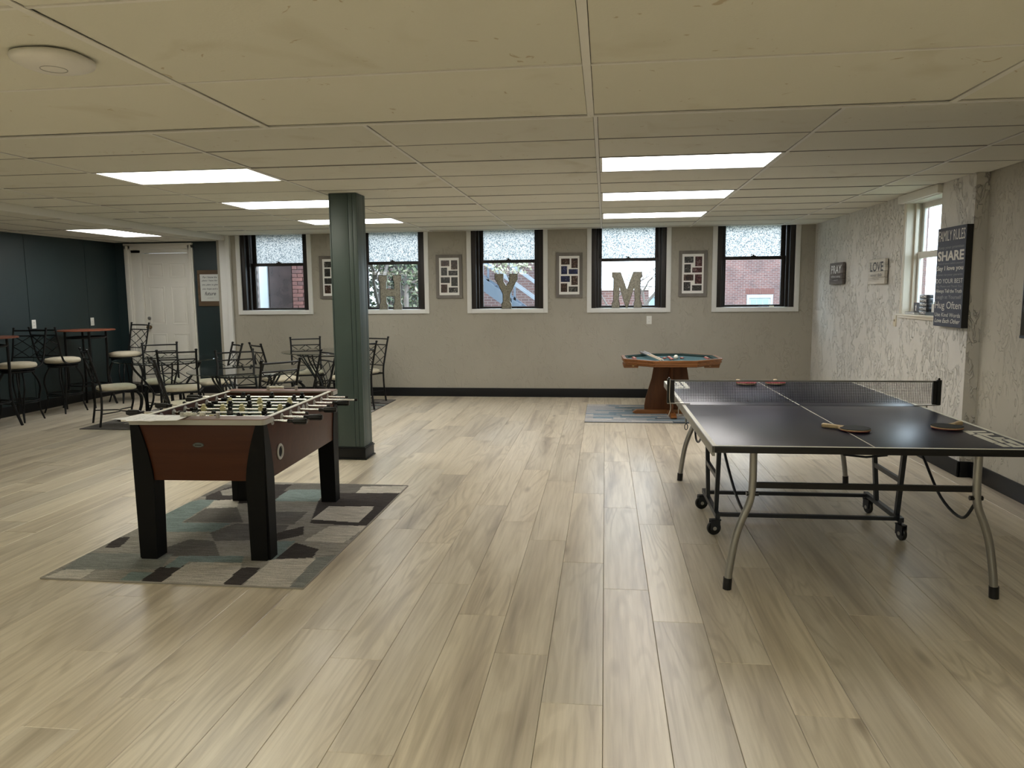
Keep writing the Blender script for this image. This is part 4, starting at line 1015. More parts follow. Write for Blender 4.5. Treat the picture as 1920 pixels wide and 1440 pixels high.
for u in (0.187, 1.269):
    fr = MB()
    fr.bar((u, 0.96, 0.125), (u, 1.58, 0.125), 0.028, 0.03)
    fr.bar((u, 1.04, 0.125), (u, 0.94, 0.735), 0.025, 0.03).bar((u, 1.38, 0.125), (u, 1.52, 0.735), 0.025, 0.03)
    fr.bar((u, 1.00, 0.36), (u, 1.44, 0.36), 0.02, 0.028).bar((u, 0.88, 0.728), (u, 1.60, 0.728), 0.025, 0.02)
    fo = fr.build('side_frame', M_FRM, pp)
    for v in (0.985, 1.555): caster(pp, u, v, 0.125, -1.35 if u < 0.7 else 0.25)
    # fold-out brace to each leg
    s = 1 if u < 0.7 else -1; e = 0.0 if u < 0.7 else 1.486
    for v0, v1, vl in ((0.92, 0.5, 0.115), (1.54, 1.98, 2.34)):
        MB().tube(curve([(u, v0, 0.70), (e + s * 0.19, (v0 * 2 + v1) / 3, 0.56), (e + s * 0.205, v1, 0.40), (e + s * 0.21, (v1 + vl * 2) / 3 , 0.36), (e + s * 0.21, vl, 0.47)], 5), 0.008, 7).build('brace', M_FRM, pp)
for v, z in ((1.0, 0.125), (1.53, 0.125)): MB().bar((0.187, v, z), (1.269, v, z), 0.024, 0.022).build('frame_crossbar', M_FRM, pp)
MB().tube([(0.70, 0.25, 0.738), (0.69, 0.24, 0.675), (0.80, 0.24, 0.665), (0.90, 0.24, 0.675), (0.89, 0.25, 0.738)], 0.006, 7).build('release_handle', M_FRM, pp)
# net: its own thing, clamped on the table
net = thing('table_tennis_net', 'black table tennis net with white tape and clamp posts', 'net', (TX, TY, 0), TA)
N0, N1, NV = -0.085, 1.612, 1.37
for u, s in ((N0, 1), (N1, -1)):
    pm = MB().box(u - 0.012, u + 0.012, NV - 0.012, NV + 0.012, TZ + 0.012, TZ + 0.172).lathe([(0.006, TZ + 0.172), (0.008, TZ + 0.18), (0, TZ + 0.186)], 10, (u, NV, 0))
    pm.box(u - 0.012 + s * 0.024, u + 0.012 + s * 0.024, NV - 0.006, NV + 0.006, TZ + 0.014, TZ + 0.165)
    pm.build('post', M_BLKP, net)
    w = 0.0 if s > 0 else TW
    c = MB().bar((u - s * 0.01, NV, TZ + 0.010), (w + s * 0.055, NV, TZ + 0.006), 0.014, 0.006).bar((w + s * 0.02, NV, TZ - 0.07), (w - s * 0.02, NV, TZ - 0.07), 0.012, 0.006).bar((w - s * 0.02, NV, TZ - 0.07), (w - s * 0.02, NV, TZ + 0.008), 0.012, 0.006, up=(1, 0, 0))
    c.lathe([(0.006, TZ - 0.12), (0.006, TZ - 0.054), (0.0, TZ - 0.053)], 8, (w + s * 0.03, NV, 0)).build('clamp', M_STEEL, net)
mesh = MB(); z0, z1 = TZ + 0.022, TZ + 0.156
nv = 150
for k in range(nv + 1):
    u = N0 + 0.03 + (N1 - N0 - 0.06) * k / nv; mesh.box(u - 0.0009, u + 0.0009, NV - 0.0006, NV + 0.0006, z0, z1)
for k in range(13):
    z = z0 + (z1 - z0) * k / 13; mesh.box(N0 + 0.02, N1 - 0.02, NV - 0.0006, NV + 0.0006, z - 0.0009, z + 0.0009)
mesh.build('netting', mat('net_cord', (0.012, 0.012, 0.014), 0.8), net, smooth=False)
MB().box(N0 + 0.012, N1 - 0.012, NV - 0.002, NV + 0.002, z1 - 0.001, z1 + 0.011).build('top_tape', mat('net_tape', (0.30, 0.30, 0.29), 0.7), net, bevel=0.001)
MB().tube(curve([(N0 + 0.006, NV - 0.015, TZ + 0.17), (N0 + 0.003, NV - 0.018, TZ + 0.05), (N0 + 0.012, NV - 0.018, TZ - 0.02), (N0 - 0.004, NV - 0.015, TZ - 0.075)], 5), 0.0025, 6).build('tension_cord', mat('white_cord', (0.62, 0.60, 0.55), 0.8), net)
MB().tube([(0.03 + 0.014 * math.cos(k * PI / 8) * 0.7, NV - 0.02, TZ - 0.145 + 0.02 * math.sin(k * PI / 8)) for k in range(16)], 0.003, 6, closed=True).tube([(0.03, NV - 0.02, TZ - 0.125), (0.03, NV - 0.01, TZ - 0.06)], 0.002, 6).build('clamp_ring', M_FRM, net)
# paddles
M_RUB = mat('black_rubber', (0.014, 0.016, 0.015), 0.75); M_RED = mat('red_rubber', (0.24, 0.012, 0.022), 0.6); M_BLADE = mat('blade_wood', (0.55, 0.42, 0.24), 0.5, noise=((60, 4, 4), 0.15))
def paddle(x, y, ang, label, top, bot, tilt=0.0):
    t = thing('table_tennis_paddle', label, 'paddle', (x, y, TZ + 0.0006), math.radians(ang), 'paddles on the table tennis table')
    n = 36; ol = []
    for k in range(n):
        a = 2 * PI * k / n; r = 0.078 if math.cos(a) > -0.5 else 0.078 - 0.018 * (-(math.cos(a) + 0.5) / 0.5)
        ol.append((0.078 * math.cos(a) * (1 if math.cos(a) > 0 else 1.06), r * math.sin(a)))
    R = Matrix.Rotation(-tilt, 4, 'Y')
    def tr(u, v, w): return tuple(R @ Vector((u + 0.0, v, w + 0.0075)))
    MB().prism(ol, 0.0025, 0.0085, tr).build('blade', M_BLADE, t, angle=40)
    cut = [(max(u, -0.062), v) for u, v in ol]
    MB().prism(cut, 0.0085, 0.0115, tr).build('top_rubber', top, t, angle=40); MB().prism(cut, -0.0005, 0.0025, tr).build('bottom_rubber', bot, t, angle=40)
    hd = MB()
    secs = [(-0.060, 0.020, 0.0095), (-0.075, 0.0145, 0.011), (-0.12, 0.0135, 0.0115), (-0.165, 0.017, 0.0125), (-0.172, 0.016, 0.011)]
    nn = 14; vs = [tr(u, a * math.copysign(abs(math.cos(2 * PI * k / nn)) ** .7, math.cos(2 * PI * k / nn)), 0.0055 + b * math.copysign(abs(math.sin(2 * PI * k / nn)) ** .7, math.sin(2 * PI * k / nn))) for u, a, b in secs for k in range(nn)]
    fs = [(i * nn + k, i * nn + (k + 1) % nn, (i + 1) * nn + (k + 1) % nn, (i + 1) * nn + k) for i in range(len(secs) - 1) for k in range(nn)] + [tuple(range(nn)), tuple((len(secs) - 1) * nn + k for k in range(nn))]
    hd._add(vs, fs).build('handle', M_BLADE, t)
    return t
def tl(u, v): c, s = math.cos(TA), math.sin(TA); return (TX + u * c - v * s, TY + u * s + v * c)
paddle(1.325, 4.165, -38, 'black paddle with pale handle lying across the white centre line', M_RUB, M_RED)
paddle(1.83, 4.265, 226, 'black paddle lying beside the white logo lettering', M_RUB, M_RED)
paddle(*tl(0.63, 2.50), -76, 'red paddle beyond the net nearest the bumper pool table', M_RED, M_RUB)
paddle(*tl(0.86, 2.52), -102, 'red paddle beyond the net on the centre line end', M_RED, M_RUB)

# ------------------------------------------------------------------ bumper pool table
BC = (0.80, 9.44, 0.008); BA = 0.035
bp_ = thing('bumper_pool_table', 'honey oak octagonal bumper pool table with green felt', 'bumper pool table', BC, BA)
def octo(ap, rot=PI / 8): R = ap / math.cos(PI / 8); return [(R * math.cos(rot + k * PI / 4), R * math.sin(rot + k * PI / 4)) for k in range(8)]
BT = 0.705; o1, o2, o3, o4 = octo(0.585), octo(0.545), octo(0.505), octo(0.565)
for k in range(8):
    j = (k + 1) % 8
    def seg(A, B, z0, z1): return [(*A[k], z0), (*A[j], z0), (*B[j], z0), (*B[k], z0)], [(*A[k], z1), (*A[j], z1), (*B[j], z1), (*B[k], z1)]
    mb = MB(); mb.hexa(*seg(o1, o2, BT - 0.018, BT)); mb.hexa(*seg(octo(0.575), o2, BT - 0.036, BT - 0.018)); mb.hexa(*seg(octo(0.580), o2, BT - 0.050, BT - 0.036)); mb.hexa(*seg(o4, o2, BT - 0.072, BT - 0.050))
    rl = mb.build('rail', M_OAK, bp_, bevel=0.002)
    b_, t_ = seg(o2, o3, BT - 0.045, BT - 0.001); t_[2] = (*o3[j], BT - 0.012); t_[3] = (*o3[k], BT - 0.012)
    MB().hexa(b_, t_).build('cushion', M_FELTD, bp_)
MB().prism(octo(0.55), BT - 0.052, BT - 0.030).build('felt_bed', M_FELT, bp_, smooth=False)
MB().prism(octo(0.56), BT - 0.078, BT - 0.062).build('under_board', M_OAKV, bp_, smooth=False)
prof = [(0.20, 0.635), (0.205, 0.56), (0.225, 0.44), (0.26, 0.32), (0.295, 0.20), (0.31, 0.10), (0.31, 0.045)]
poly = [(-u, z) for u, z in prof] + [(u, z) for u, z in reversed(prof)]
MB().prism(poly, -0.012, 0.012, lambda u, v, w: (u, w, v)).build('pedestal_panel', M_OAKV, bp_, bevel=0.003)
MB().prism(poly, -0.012, 0.012, lambda u, v, w: (w, u, v)).build('pedestal_panel', M_OAKV, bp_, bevel=0.003)
for s in (-1, 1):
    fp = [(0.012, 0.0), (0.42, 0.0), (0.455, 0.02), (0.40, 0.052), (0.012, 0.052)]
    MB().prism(fp, -0.035, 0.035, lambda u, v, w: (s * u, w, v)).build('foot', M_OAK, bp_, bevel=0.004)
    MB().prism(fp, -0.035, 0.035, lambda u, v, w: (w, s * u, v)).build('foot', M_OAK, bp_, bevel=0.004)
    bx = MB().prism([(0.40, 0.075 - 0.075), (0.57, 0.0), (0.58, 0.045), (0.38, 0.075)], -0.13, 0.13, lambda u, v, w: (s * u, w, BT - 0.125 + v)); bx.build('cup_holder', M_OAK, bp_, bevel=0.003)
    MB().lathe([(0.0, 0.0), (0.013, 0.0), (0.013, 0.004), (0.0, 0.004)], 10, (s * 0.46, -0.135, BT - 0.095), 'Y').build('brass_plug', mat('brass', (0.6, 0.45, 0.2), 0.3, 1.0), bp_)
def bumper(x, y):
    z = BT - 0.030
    b = MB().lathe([(0.010, z), (0.010, z + 0.018), (0.013, z + 0.020), (0.013, z + 0.026), (0.0, z + 0.028)], 14, (x, y, 0)).build('bumper', mat('bumper_white', (0.70, 0.62, 0.55), 0.4), bp_)
    MB().lathe([(0.010, z + 0.010), (0.024, z + 0.010), (0.027, z + 0.015), (0.024, z + 0.021), (0.010, z + 0.021)], 16, (x, y, 0)).build('rubber_ring', mat('bumper_red', (0.34, 0.07, 0.055), 0.6), b)
for x, y in ((-0.14, 0), (-0.07, 0), (0.07, 0), (0.14, 0), (0, 0.14), (0, 0.07), (0, -0.07), (0, -0.14)): bumper(x, y)
for s in (-1, 1):
    for q in (-0.065, 0.065): bumper(s * 0.44, q)
tag(MB().lathe([(0.0, -0.028)] + [(0.028 * math.cos(a * PI / 12), 0.028 * math.sin(a * PI / 12)) for a in range(-5, 6)] + [(0.0, 0.028)], 20).build('pool_ball', mat('cue_ball', (0.80, 0.76, 0.66), 0.2)), 'white ball on the bumper pool table felt', 'ball').location = (0.865, 9.41, 0.008 + BT - 0.030 + 0.0285)
def cue(a, b, label):
    a, b = Vector(a), Vector(b); d = (b - a); L_ = d.length
    t = thing('cue_stick', label, 'cue', a, 0, 'cues resting on the bumper pool table'); t.rotation_euler = d.to_track_quat('Z', 'Y').to_euler()
    MB().lathe([(0.006, 0.0), (0.0075, 0.02), (0.0105, L_ * 0.62)], 12).build('shaft', mat('cue_maple', (0.62, 0.50, 0.36), 0.35), t)
    MB().lathe([(0.0105, L_ * 0.62), (0.0135, L_ * 0.66), (0.0145, L_ - 0.02)], 12).build('grip', mat('cue_wrap', (0.30, 0.30, 0.31), 0.6), t)
    MB().lathe([(0.0148, L_ - 0.02), (0.015, L_), (0.011, L_ + 0.008), (0.0, L_ + 0.008)], 12).build('butt_cap', M_BLKP, t)
    MB().lathe([(0.0, -0.006), (0.005, -0.006), (0.006, 0.0)], 10).build('tip', mat('cue_tip', (0.75, 0.75, 0.72), 0.7), t)
z = 0.008 + BT
cue((0.640, 8.86, z + 0.010), (0.465, 9.95, z + 0.02), 'cue with grey grip laid across the bumper pool table, outer one')
cue((0.672, 8.87, z + 0.010), (0.510, 9.97, z + 0.02), 'cue with grey grip laid across the bumper pool table, inner one')

# ------------------------------------------------------------------ tin letters on the sills
def letter(ch, poly, x, w, h, label):
    s = thing('tin_letter', label, 'letter', (x, D + 0.035, WZ0 + 0.005), 0, 'galvanised letters on the window sills')
    me = bpy.data.meshes.new('letter_body'); bm = bmesh.new()
    vs = [bm.verts.new((u * w, 0, v * h)) for u, v in poly]; f = bm.faces.new(vs)
    bmesh.ops.recalc_face_normals(bm, faces=bm.faces)
    if f.normal.y > 0: f.normal_flip()
    ex = bmesh.ops.extrude_face_region(bm, geom=[f]); 
    for v in [g for g in ex['geom'] if isinstance(g, bmesh.types.BMVert)]: v.co.y -= 0.035
    front = [g for g in ex['geom'] if isinstance(g, bmesh.types.BMFace)]
    bmesh.ops.recalc_face_normals(bm, faces=bm.faces)
    ins = bmesh.ops.inset_region(bm, faces=front, thickness=0.007, depth=-0.010)
    for q in bm.faces: q.material_index = 0
    for q in ins['faces']: q.material_index = 1
    bm.to_mesh(me); bm.free(); me.materials.append(M_GALV); me.materials.append(mat('dark_tin_edge', (0.03, 0.028, 0.024), 0.5, 0.5)); link('letter_body', me, s)
    return s
Hp = [(-.5, 0), (-.12, 0), (-.12, .14), (-.17, .2), (-.17, .38), (.17, .38), (.17, .2), (.12, .14), (.12, 0), (.5, 0), (.5, .14), (.45, .2), (.45, .8), (.5, .86), (.5, 1), (.12, 1), (.12, .86), (.17, .8), (.17, .6), (-.17, .6), (-.17, .8), (-.12, .86), (-.12, 1), (-.5, 1), (-.5, .86), (-.45, .8), (-.45, .2), (-.5, .14)]
Yp = [(-.22, 0), (.22, 0), (.22, .14), (.16, .2), (.16, .42), (.44, .80), (.5, .84), (.5, 1), (.12, 1), (.12, .78), (0, .66), (-.12, .78), (-.12, 1), (-.5, 1), (-.5, .84), (-.44, .80), (-.16, .42), (-.16, .2), (-.22, .14)]
Mp = [(-.5, 0), (-.23, 0), (-.23, .14), (-.26, .2), (-.24, .56), (-.03, 0), (.03, 0), (.24, .56), (.26, .2), (.23, .14), (.23, 0), (.5, 0), (.5, .14), (.45, .2), (.45, .82), (.5, .86), (.5, 1), (.2, 1), (0, .52), (-.2, 1), (-.5, 1), (-.5, .86), (-.45, .82), (-.45, .2), (-.5, .14)]
letter('H', Hp, -3.137, 0.345, 0.50, 'galvanised tin letter H standing on a window sill')
letter('Y', Yp, -1.415, 0.335, 0.50, 'galvanised tin letter Y standing on a window sill')
letter('M', Mp, 0.305, 0.425, 0.505, 'galvanised tin letter M standing on a window sill')

# ------------------------------------------------------------------ picture frames
LAY = [(0.10, 0.52, 0.80, 0.97), (0.60, 0.92, 0.70, 0.97), (0.10, 0.40, 0.53, 0.76), (0.47, 0.92, 0.53, 0.67), (0.08, 0.53, 0.31, 0.48), (0.60, 0.92, 0.22, 0.48), (0.08, 0.40, 0.03, 0.27), (0.47, 0.92, 0.03, 0.18)]
def photo_frame(x, z0, z1, w, label, pal):
    t = thing('photo_collage', label, 'picture frame', (x, D, z0), 0, 'collage frames between the windows')
    h = z1 - z0; b = 0.045; fr = MB()
    for A, B in ((((-w / 2, 0), (w / 2, 0)), ((-w / 2 + b, b), (w / 2 - b, b))), (((w / 2, 0), (w / 2, h)), ((w / 2 - b, b), (w / 2 - b, h - b))), (((w / 2, h), (-w / 2, h)), ((w / 2 - b, h - b), (-w / 2 + b, h - b))), (((-w / 2, h), (-w / 2, 0)), ((-w / 2 + b, h - b), (-w / 2 + b, b)))):
        (p, q), (r, s) = A, B
        fr.hexa([(p[0], 0.0, p[1]), (q[0], 0.0, q[1]), (s[0], 0.0, s[1]), (r[0], 0.0, r[1])], [(p[0], -0.024, p[1]), (q[0], -0.024, q[1]), (s[0], -0.018, s[1]), (r[0], -0.018, r[1])])
    fr.build('frame', M_FRAME, t, smooth=False)
    mt = MB().box(-w / 2 + b - 0.002, w / 2 - b + 0.002, -0.010, -0.002, b - 0.002, h - b + 0.002).build('mat_board', M_MAT, t, smooth=False)
    iw, ih = w - 2 * b, h - 2 * b
    for k, (a, c, e, f) in enumerate(LAY):
        MB().box(-iw / 2 + a * iw, -iw / 2 + c * iw, -0.0115, -0.0095, b + ih * (0.04 + e * 0.92), b + ih * (0.04 + f * 0.92)).build('photograph', M_PH[pal[k]], mt, smooth=False)
photo_frame(-4.005, 1.447, 2.075, 0.385, 'grey collage frame partly hidden by the green column', [2, 2, 2, 0, 2, 0, 0, 2])
photo_frame(-2.247, 1.442, 2.068, 0.385, 'grey collage frame between the letter H and letter Y windows', [0, 0, 2, 2, 2, 2, 0, 2])
photo_frame(-0.508, 1.437, 2.070, 0.378, 'grey collage frame with blue prints between the letter Y and M windows', [0, 0, 1, 1, 1, 0, 0, 2])
photo_frame(1.213, 1.437, 2.072, 0.385, 'grey collage frame beside the window without a letter', [2, 3, 2, 3, 0, 3, 2, 2])

# ------------------------------------------------------------------ signs
M_SNAVY = mat('sign_charcoal', (0.028, 0.031, 0.048), 0.55, noise=((8, 8, 30), 0.25)); M_SLET = mat('sign_cream', (0.60, 0.57, 0.50), 0.6); M_SDIM = mat('sign_grey', (0.22, 0.21, 0.21), 0.6); M_SEDGE = mat('sign_black_edge', (0.006, 0.006, 0.006), 0.5)
sg = thing('wall_sign', 'tall charcoal FAMILY RULES lettered board beside the cream window', 'sign', (WR - 0.003, 6.62, 1.20), 0)
sw, sh, sd = 0.515, 0.81, 0.05
MB().box(-sd, 0.0, -sw / 2, sw / 2, 0, sh).build('board', M_SEDGE, sg, bevel=0.002)
MB().box(-sd - 0.001, -sd, -sw / 2 + 0.002, sw / 2 - 0.002, 0.002, sh - 0.002).build('face', M_SNAVY, sg, smooth=False)
for body, a, b, m, bold, sheer, x0, x1 in [('FAMILY RULES', .03, .135, M_SLET, 0.0, 0, .04, .96), ('Keep your promises', .185, .222, M_SDIM, 0, 0, .05, .95), ('SHARE', .235, .335, M_SLET, 0.03, 0, .04, .96), ('Think of others before yourself', .352, .376, M_SDIM, 0, 0, .05, .95),
        ('Say I love you', .385, .445, M_SLET, 0.02, 0, .04, .96), ('Listen to your parents', .462, .492, M_SDIM, 0, 0, .05, .95), ('DO YOUR BEST', .515, .56, M_SLET, 0.0, 0, .03, .97), ('Say Please and Thank You', .58, .608, M_SDIM, 0, 0.2, .05, .95),
        ('Always Tell the Truth', .62, .668, M_SLET, 0.01, 0, .04, .96), ('Laugh at Yourself', .68, .728, M_SDIM, 0.01, 0, .05, .95), ('Hug Often', .745, .84, M_SLET, 0.0, 0, .04, .96), ('Use Kind Words', .86, .90, M_SLET, 0, 0, .05, .95), ('Love Each Other', .918, .962, M_SLET, 0.01, 0.35, .05, .95)]:
    text_mesh(body, x0 * sw, x1 * sw, (1 - b) * sh, (1 - a) * sh, lambda u, v: (-sd - 0.0016, sw / 2 - u, v), shear=sheer, bold=bold, m=m, parent=sg)
def plank_sign(y, w, z0, h, word, sub1, sub2, m, ml, label):
    t = thing('wall_sign', label, 'sign', (WR, y, z0), 0); d = 0.042; n = 4
    for k in range(n):
        j = (k % 2) * 0.006; MB().box(-d, -0.012, -w / 2 + j, w / 2 - j * .5, h * k / n + 0.0012, h * (k + 1) / n - 0.0012).build('plank', m, t, bevel=0.002)
    MB().box(-0.013, 0, -w / 2 + 0.03, -w / 2 + 0.07, 0.01, h - 0.01).box(-0.013, 0, w / 2 - 0.07, w / 2 - 0.03, 0.01, h - 0.01).build('batten', M_SEDGE, t)
    f = lambda u, v: (-d - 0.0012, w / 2 - u, v)
    text_mesh(word, 0.12 * w, 0.90 * w, 0.50 * h, 0.88 * h, f, bold=0.015, m=ml, parent=t)
    text_mesh(sub1, 0.14 * w, 0.84 * w, 0.30 * h, 0.42 * h, f, shear=0.3, m=ml, parent=t); text_mesh(sub2, 0.32 * w, 0.66 * w, 0.17 * h, 0.22 * h, f, m=ml, parent=t)
plank_sign(9.752, 0.53, 1.577, 0.263, 'PRAY', 'without ceasing', '1 Thess 5:17', wood_mat('weathered_brown', (0.075, 0.062, 0.055), (0.17, 0.145, 0.13), 1, 0.7), mat('sign_white', (0.72, 0.72, 0.70), 0.6), 'brown weathered plank sign reading PRAY on the textured wall')
plank_sign(8.352, 0.485, 1.568, 0.258, 'LOVE', 'never fails', '1 Cor 13:8', wood_mat('weathered_white', (0.40, 0.375, 0.32), (0.66, 0.63, 0.56), 1, 0.7), mat('sign_black', (0.015, 0.015, 0.018), 0.6), 'white weathered plank sign reading LOVE on the textured wall')
vs_ = thing('wall_sign', 'wooden board with white scripture panel on the teal wall by the door', 'sign', (-6.022, DW, 1.352), 0)
bw, bh = 0.375, 0.548; M_PAL = wood_mat('pallet_wood', (0.075, 0.045, 0.022), (0.13, 0.085, 0.045), 0, 0.7)
for k in range(5): MB().box(-bw / 2, bw / 2, -0.018, 0.0, bh * k / 5 + 0.001, bh * (k + 1) / 5 - 0.001).build('slat', M_PAL, vs_, bevel=0.002)
MB().box(-bw / 2 + 0.045, bw / 2 - 0.03, -0.022, -0.018, 0.075, bh - 0.065).build('white_panel', mat('panel_offwhite', (0.58, 0.60, 0.57), 0.5), vs_, bevel=0.0015)
for body, a, b, x0, x1 in [('For I know the', .83, .775, .24, .86), ('plans I have for', .735, .675, .19, .88), ('you, plans to give', .62, .56, .19, .88), ('you hope and a', .505, .445, .20, .86), ('future', .40, .30, .30, .78), ('Jeremiah 29:11', .235, .212, .40, .68)]:
    text_mesh(body, (x0 - .5) * bw, (x1 - .5) * bw, b * bh, a * bh, lambda u, v: (u, -0.0226, v), shear=0.3, bold=0.012, m=M_INK, parent=vs_)

# ------------------------------------------------------------------ wall plates, television, access point
def plate(loc, rz, label, m, kind='outlet', w=0.072, h=0.116):
    t = thing('wall_plate', label, 'wall plate', loc, rz)
    MB().box(-w / 2, w / 2, -0.006, 0.0, -h / 2, h / 2).build('cover', m, t, bevel=0.002)
    if kind == 'outlet':
        for s in (-1, 1):
            q = MB().prism(ov(0.016, 0.014, 14), 0.006, 0.0075, lambda u, v, ww: (u, -ww, v + s * 0.021)).build('receptacle', m, t, smooth=False)
            MB().box(-0.007, -0.005, -0.0082, -0.0074, s * 0.021 - 0.004, s * 0.021 + 0.006).box(0.005, 0.007, -0.0082, -0.0074, s * 0.021 - 0.004, s * 0.021 + 0.006).build('slot', M_INK, q, smooth=False)
    else:
        MB().box(-0.006, 0.006, -0.016, -0.006, -0.008, 0.012).build('toggle', m, t, bevel=0.001)
plate((0.62, D, 1.112), 0, 'white outlet plate on the beige wall under the letter M window', M_PLATE)
plate((WL, 9.245, 1.154), PI / 2, 'white wall plate beside the panel seam above the bar stool', M_PLATE, 'outlet')
plate((WL, 10.41, 1.145), PI / 2, 'white switch plate on the teal wall above the bar table', M_PLATE, 'switch')
plate((WR, 7.885, 1.205), -PI / 2, 'ivory switch plate on the textured wall beside the window sill', M_IVORY, 'switch')
tv = thing('television', 'black flat television cut off by the frame edge', 'television', (WRN - 0.001, 5.03, 1.165), 0)
MB().box(-0.075, -0.030, -0.62, 0.62, 0.0, 0.72).build('casing', M_BLKP, tv, bevel=0.004)
MB().box(-0.076, -0.0745, -0.607, 0.607, 0.022, 0.707).build('screen', mat('screen_glass', (0.006, 0.006, 0.007), 0.08), tv, smooth=False)
MB().box(-0.0775, -0.075, -0.62, 0.62, 0.0, 0.018).build('lower_bezel', mat('bezel_blue', (0.05, 0.065, 0.085), 0.25), tv)
MB().box(-0.032, 0.0, -0.2, 0.2, 0.2, 0.5).build('bracket', M_BLKP, tv)
ap = thing('access_point', 'white rounded wireless access point on the soffit', 'access point', (-1.452, 1.925, CS), 0)
def sq_ring(r, z, n=40, e=0.45): return [(r * math.copysign(abs(math.cos(2 * PI * k / n)) ** e, math.cos(2 * PI * k / n)) * 0.99, r * math.copysign(abs(math.sin(2 * PI * k / n)) ** e, math.sin(2 * PI * k / n)), z) for k in range(n)]
prof = [(0.065, 0.0), (0.092, -0.004), (0.095, -0.011), (0.090, -0.021), (0.074, -0.029), (0.045, -0.033)]
n = 40; vv = [p for r, z in prof for p in sq_ring(r, z, n, 0.78)]
ff = [(i * n + k, i * n + (k + 1) % n, (i + 1) * n + (k + 1) % n, (i + 1) * n + k) for i in range(len(prof) - 1) for k in range(n)] + [tuple(range(n)), tuple((len(prof) - 1) * n + k for k in range(n))]
MB()._add(vv, ff).build('shell', mat('ap_white', (0.72, 0.70, 0.67), 0.4), ap, angle=60)
MB().tube([(0.032 * math.cos(2 * PI * k / 28), 0.032 * math.sin(2 * PI * k / 28), -0.0330) for k in range(28)], 0.0012, 5, closed=True).build('status_ring', mat('ap_grey', (0.25, 0.25, 0.24), 0.5), ap)

# ------------------------------------------------------------------ small things on the right sill
SZ = RZ0 + 0.008
wbk = thing('word_block', 'black stack of five white-lettered word blocks on the cream window sill', 'decoration', (WR + 0.055, 7.315, SZ), 0)
for k, wd_ in enumerate(['FAMILY', 'LOVE', 'FAITH', 'HOPE', 'HOME']):
    bk = MB().box(-0.026, 0.026, -0.085, 0.085, k * 0.0365 + 0.0005, (k + 1) * 0.0365 - 0.0005).build('block', M_BLKP, wbk, bevel=0.001)
    text_mesh(wd_, 0.02, 0.15, k * 0.0365 + 0.007, k * 0.0365 + 0.030, lambda u, v: (-0.0266, 0.085 - u, v), bold=0.02, m=M_MAT, parent=bk)
ph = thing('photo_block', 'small dark photo block with a pale figure on the window sill', 'photo', (WR + 0.06, 7.505, SZ + 0.020), 0)
MB().box(-0.010, 0.010, -0.07, 0.07, 0, 0.088).build('block', mat('block_brown', (0.20, 0.09, 0.05), 0.5), ph, bevel=0.001)
MB().box(-0.0112, -0.010, -0.068, 0.068, 0.002, 0.086).build('print', mat('print_dark', (0.05, 0.055, 0.07), 0.4), ph, smooth=False)
MB().prism([(-0.01, 0.01), (0.012, 0.015), (0.006, 0.04), (0.02, 0.06), (0.004, 0.055), (-0.004, 0.075), (-0.014, 0.05), (-0.006, 0.03)], -0.0118, -0.0112, lambda u, v, w: (w, u + 0.02, v)).build('pale_figure', M_MAT, ph, smooth=False)
bkk = thing('book', 'grey book lying flat under the photo block on the sill', 'book', (WR + 0.052, 7.56, SZ), 0)
MB().box(-0.05, 0.05, -0.12, 0.10, 0.0, 0.004).box(-0.05, 0.05, -0.12, 0.10, 0.016, 0.020).box(0.046, 0.05, -0.12, 0.10, 0.004, 0.016).build('cover', mat('book_grey', (0.17, 0.19, 0.20), 0.5), bkk, bevel=0.001)
MB().box(-0.046, 0.046, -0.117, 0.097, 0.004, 0.016).build('pages', M_MAT, bkk)
bk2 = thing('book', 'dark blue book lying beside the word block stack', 'book', (WR + 0.05, 7.13, SZ), 0)
MB().box(-0.04, 0.05, -0.09, 0.09, 0.0, 0.003).box(-0.04, 0.05, -0.09, 0.09, 0.023, 0.026).box(0.046, 0.05, -0.09, 0.09, 0.003, 0.023).build('cover', mat('book_navy', (0.03, 0.04, 0.06), 0.5), bk2, bevel=0.001)
MB().box(-0.036, 0.046, -0.087, 0.087, 0.003, 0.023).build('pages', mat('book_pages', (0.10, 0.12, 0.14), 0.7), bk2)
cdx = thing('greeting_card', 'white card standing on the dark blue book', 'card', (WR + 0.06, 7.15, SZ + 0.026), 0)
MB().box(-0.003, 0.0, -0.05, 0.05, 0, 0.075).build('card_front', M_MAT, cdx); MB().box(-0.0036, -0.003, -0.035, -0.005, 0.015, 0.045).build('card_print', M_INK, cdx, smooth=False)
# things on the sill of the window without a letter
tag(MB().box(-0.03, 0.03, -0.012, 0.012, 0, 0.014).box(-0.028, 0.028, -0.010, 0.010, 0.014, 0.016).build('eraser', mat('eraser_cream', (0.62, 0.58, 0.40), 0.7), None, bevel=0.002), 'small cream block on the sill of the window without a letter', 'block').location = (2.30, D + 0.04, WZ0 + 0.005)
tag(MB().tube([(-0.07, 0, 0.006), (0.05, 0, 0.006)], 0.006, 8).tube([(0.05, 0, 0.006), (0.07, 0, 0.006)], 0.004, 8).build('marker_pen', M_BLKP), 'black marker pen on the sill of the window without a letter', 'pen').location = (2.19, D + 0.04, WZ0 + 0.005)

# ------------------------------------------------------------------ outside
GZ = 0.25
struct('ground', MB().box(-40, 60, D + 0.36, 80, GZ - 0.3, GZ).box(WRN + 0.35, 60, -30, D + 0.36, GZ - 0.3, GZ), mat('lawn', (0.06, 0.075, 0.04), 0.95, noise=((0.6, 0.6, 0.6), 0.3)), 'lawn outside the windows', 'ground', smooth=False)
M_PTRIM = mat('pale_trim', (0.25, 0.275, 0.29), 0.5)
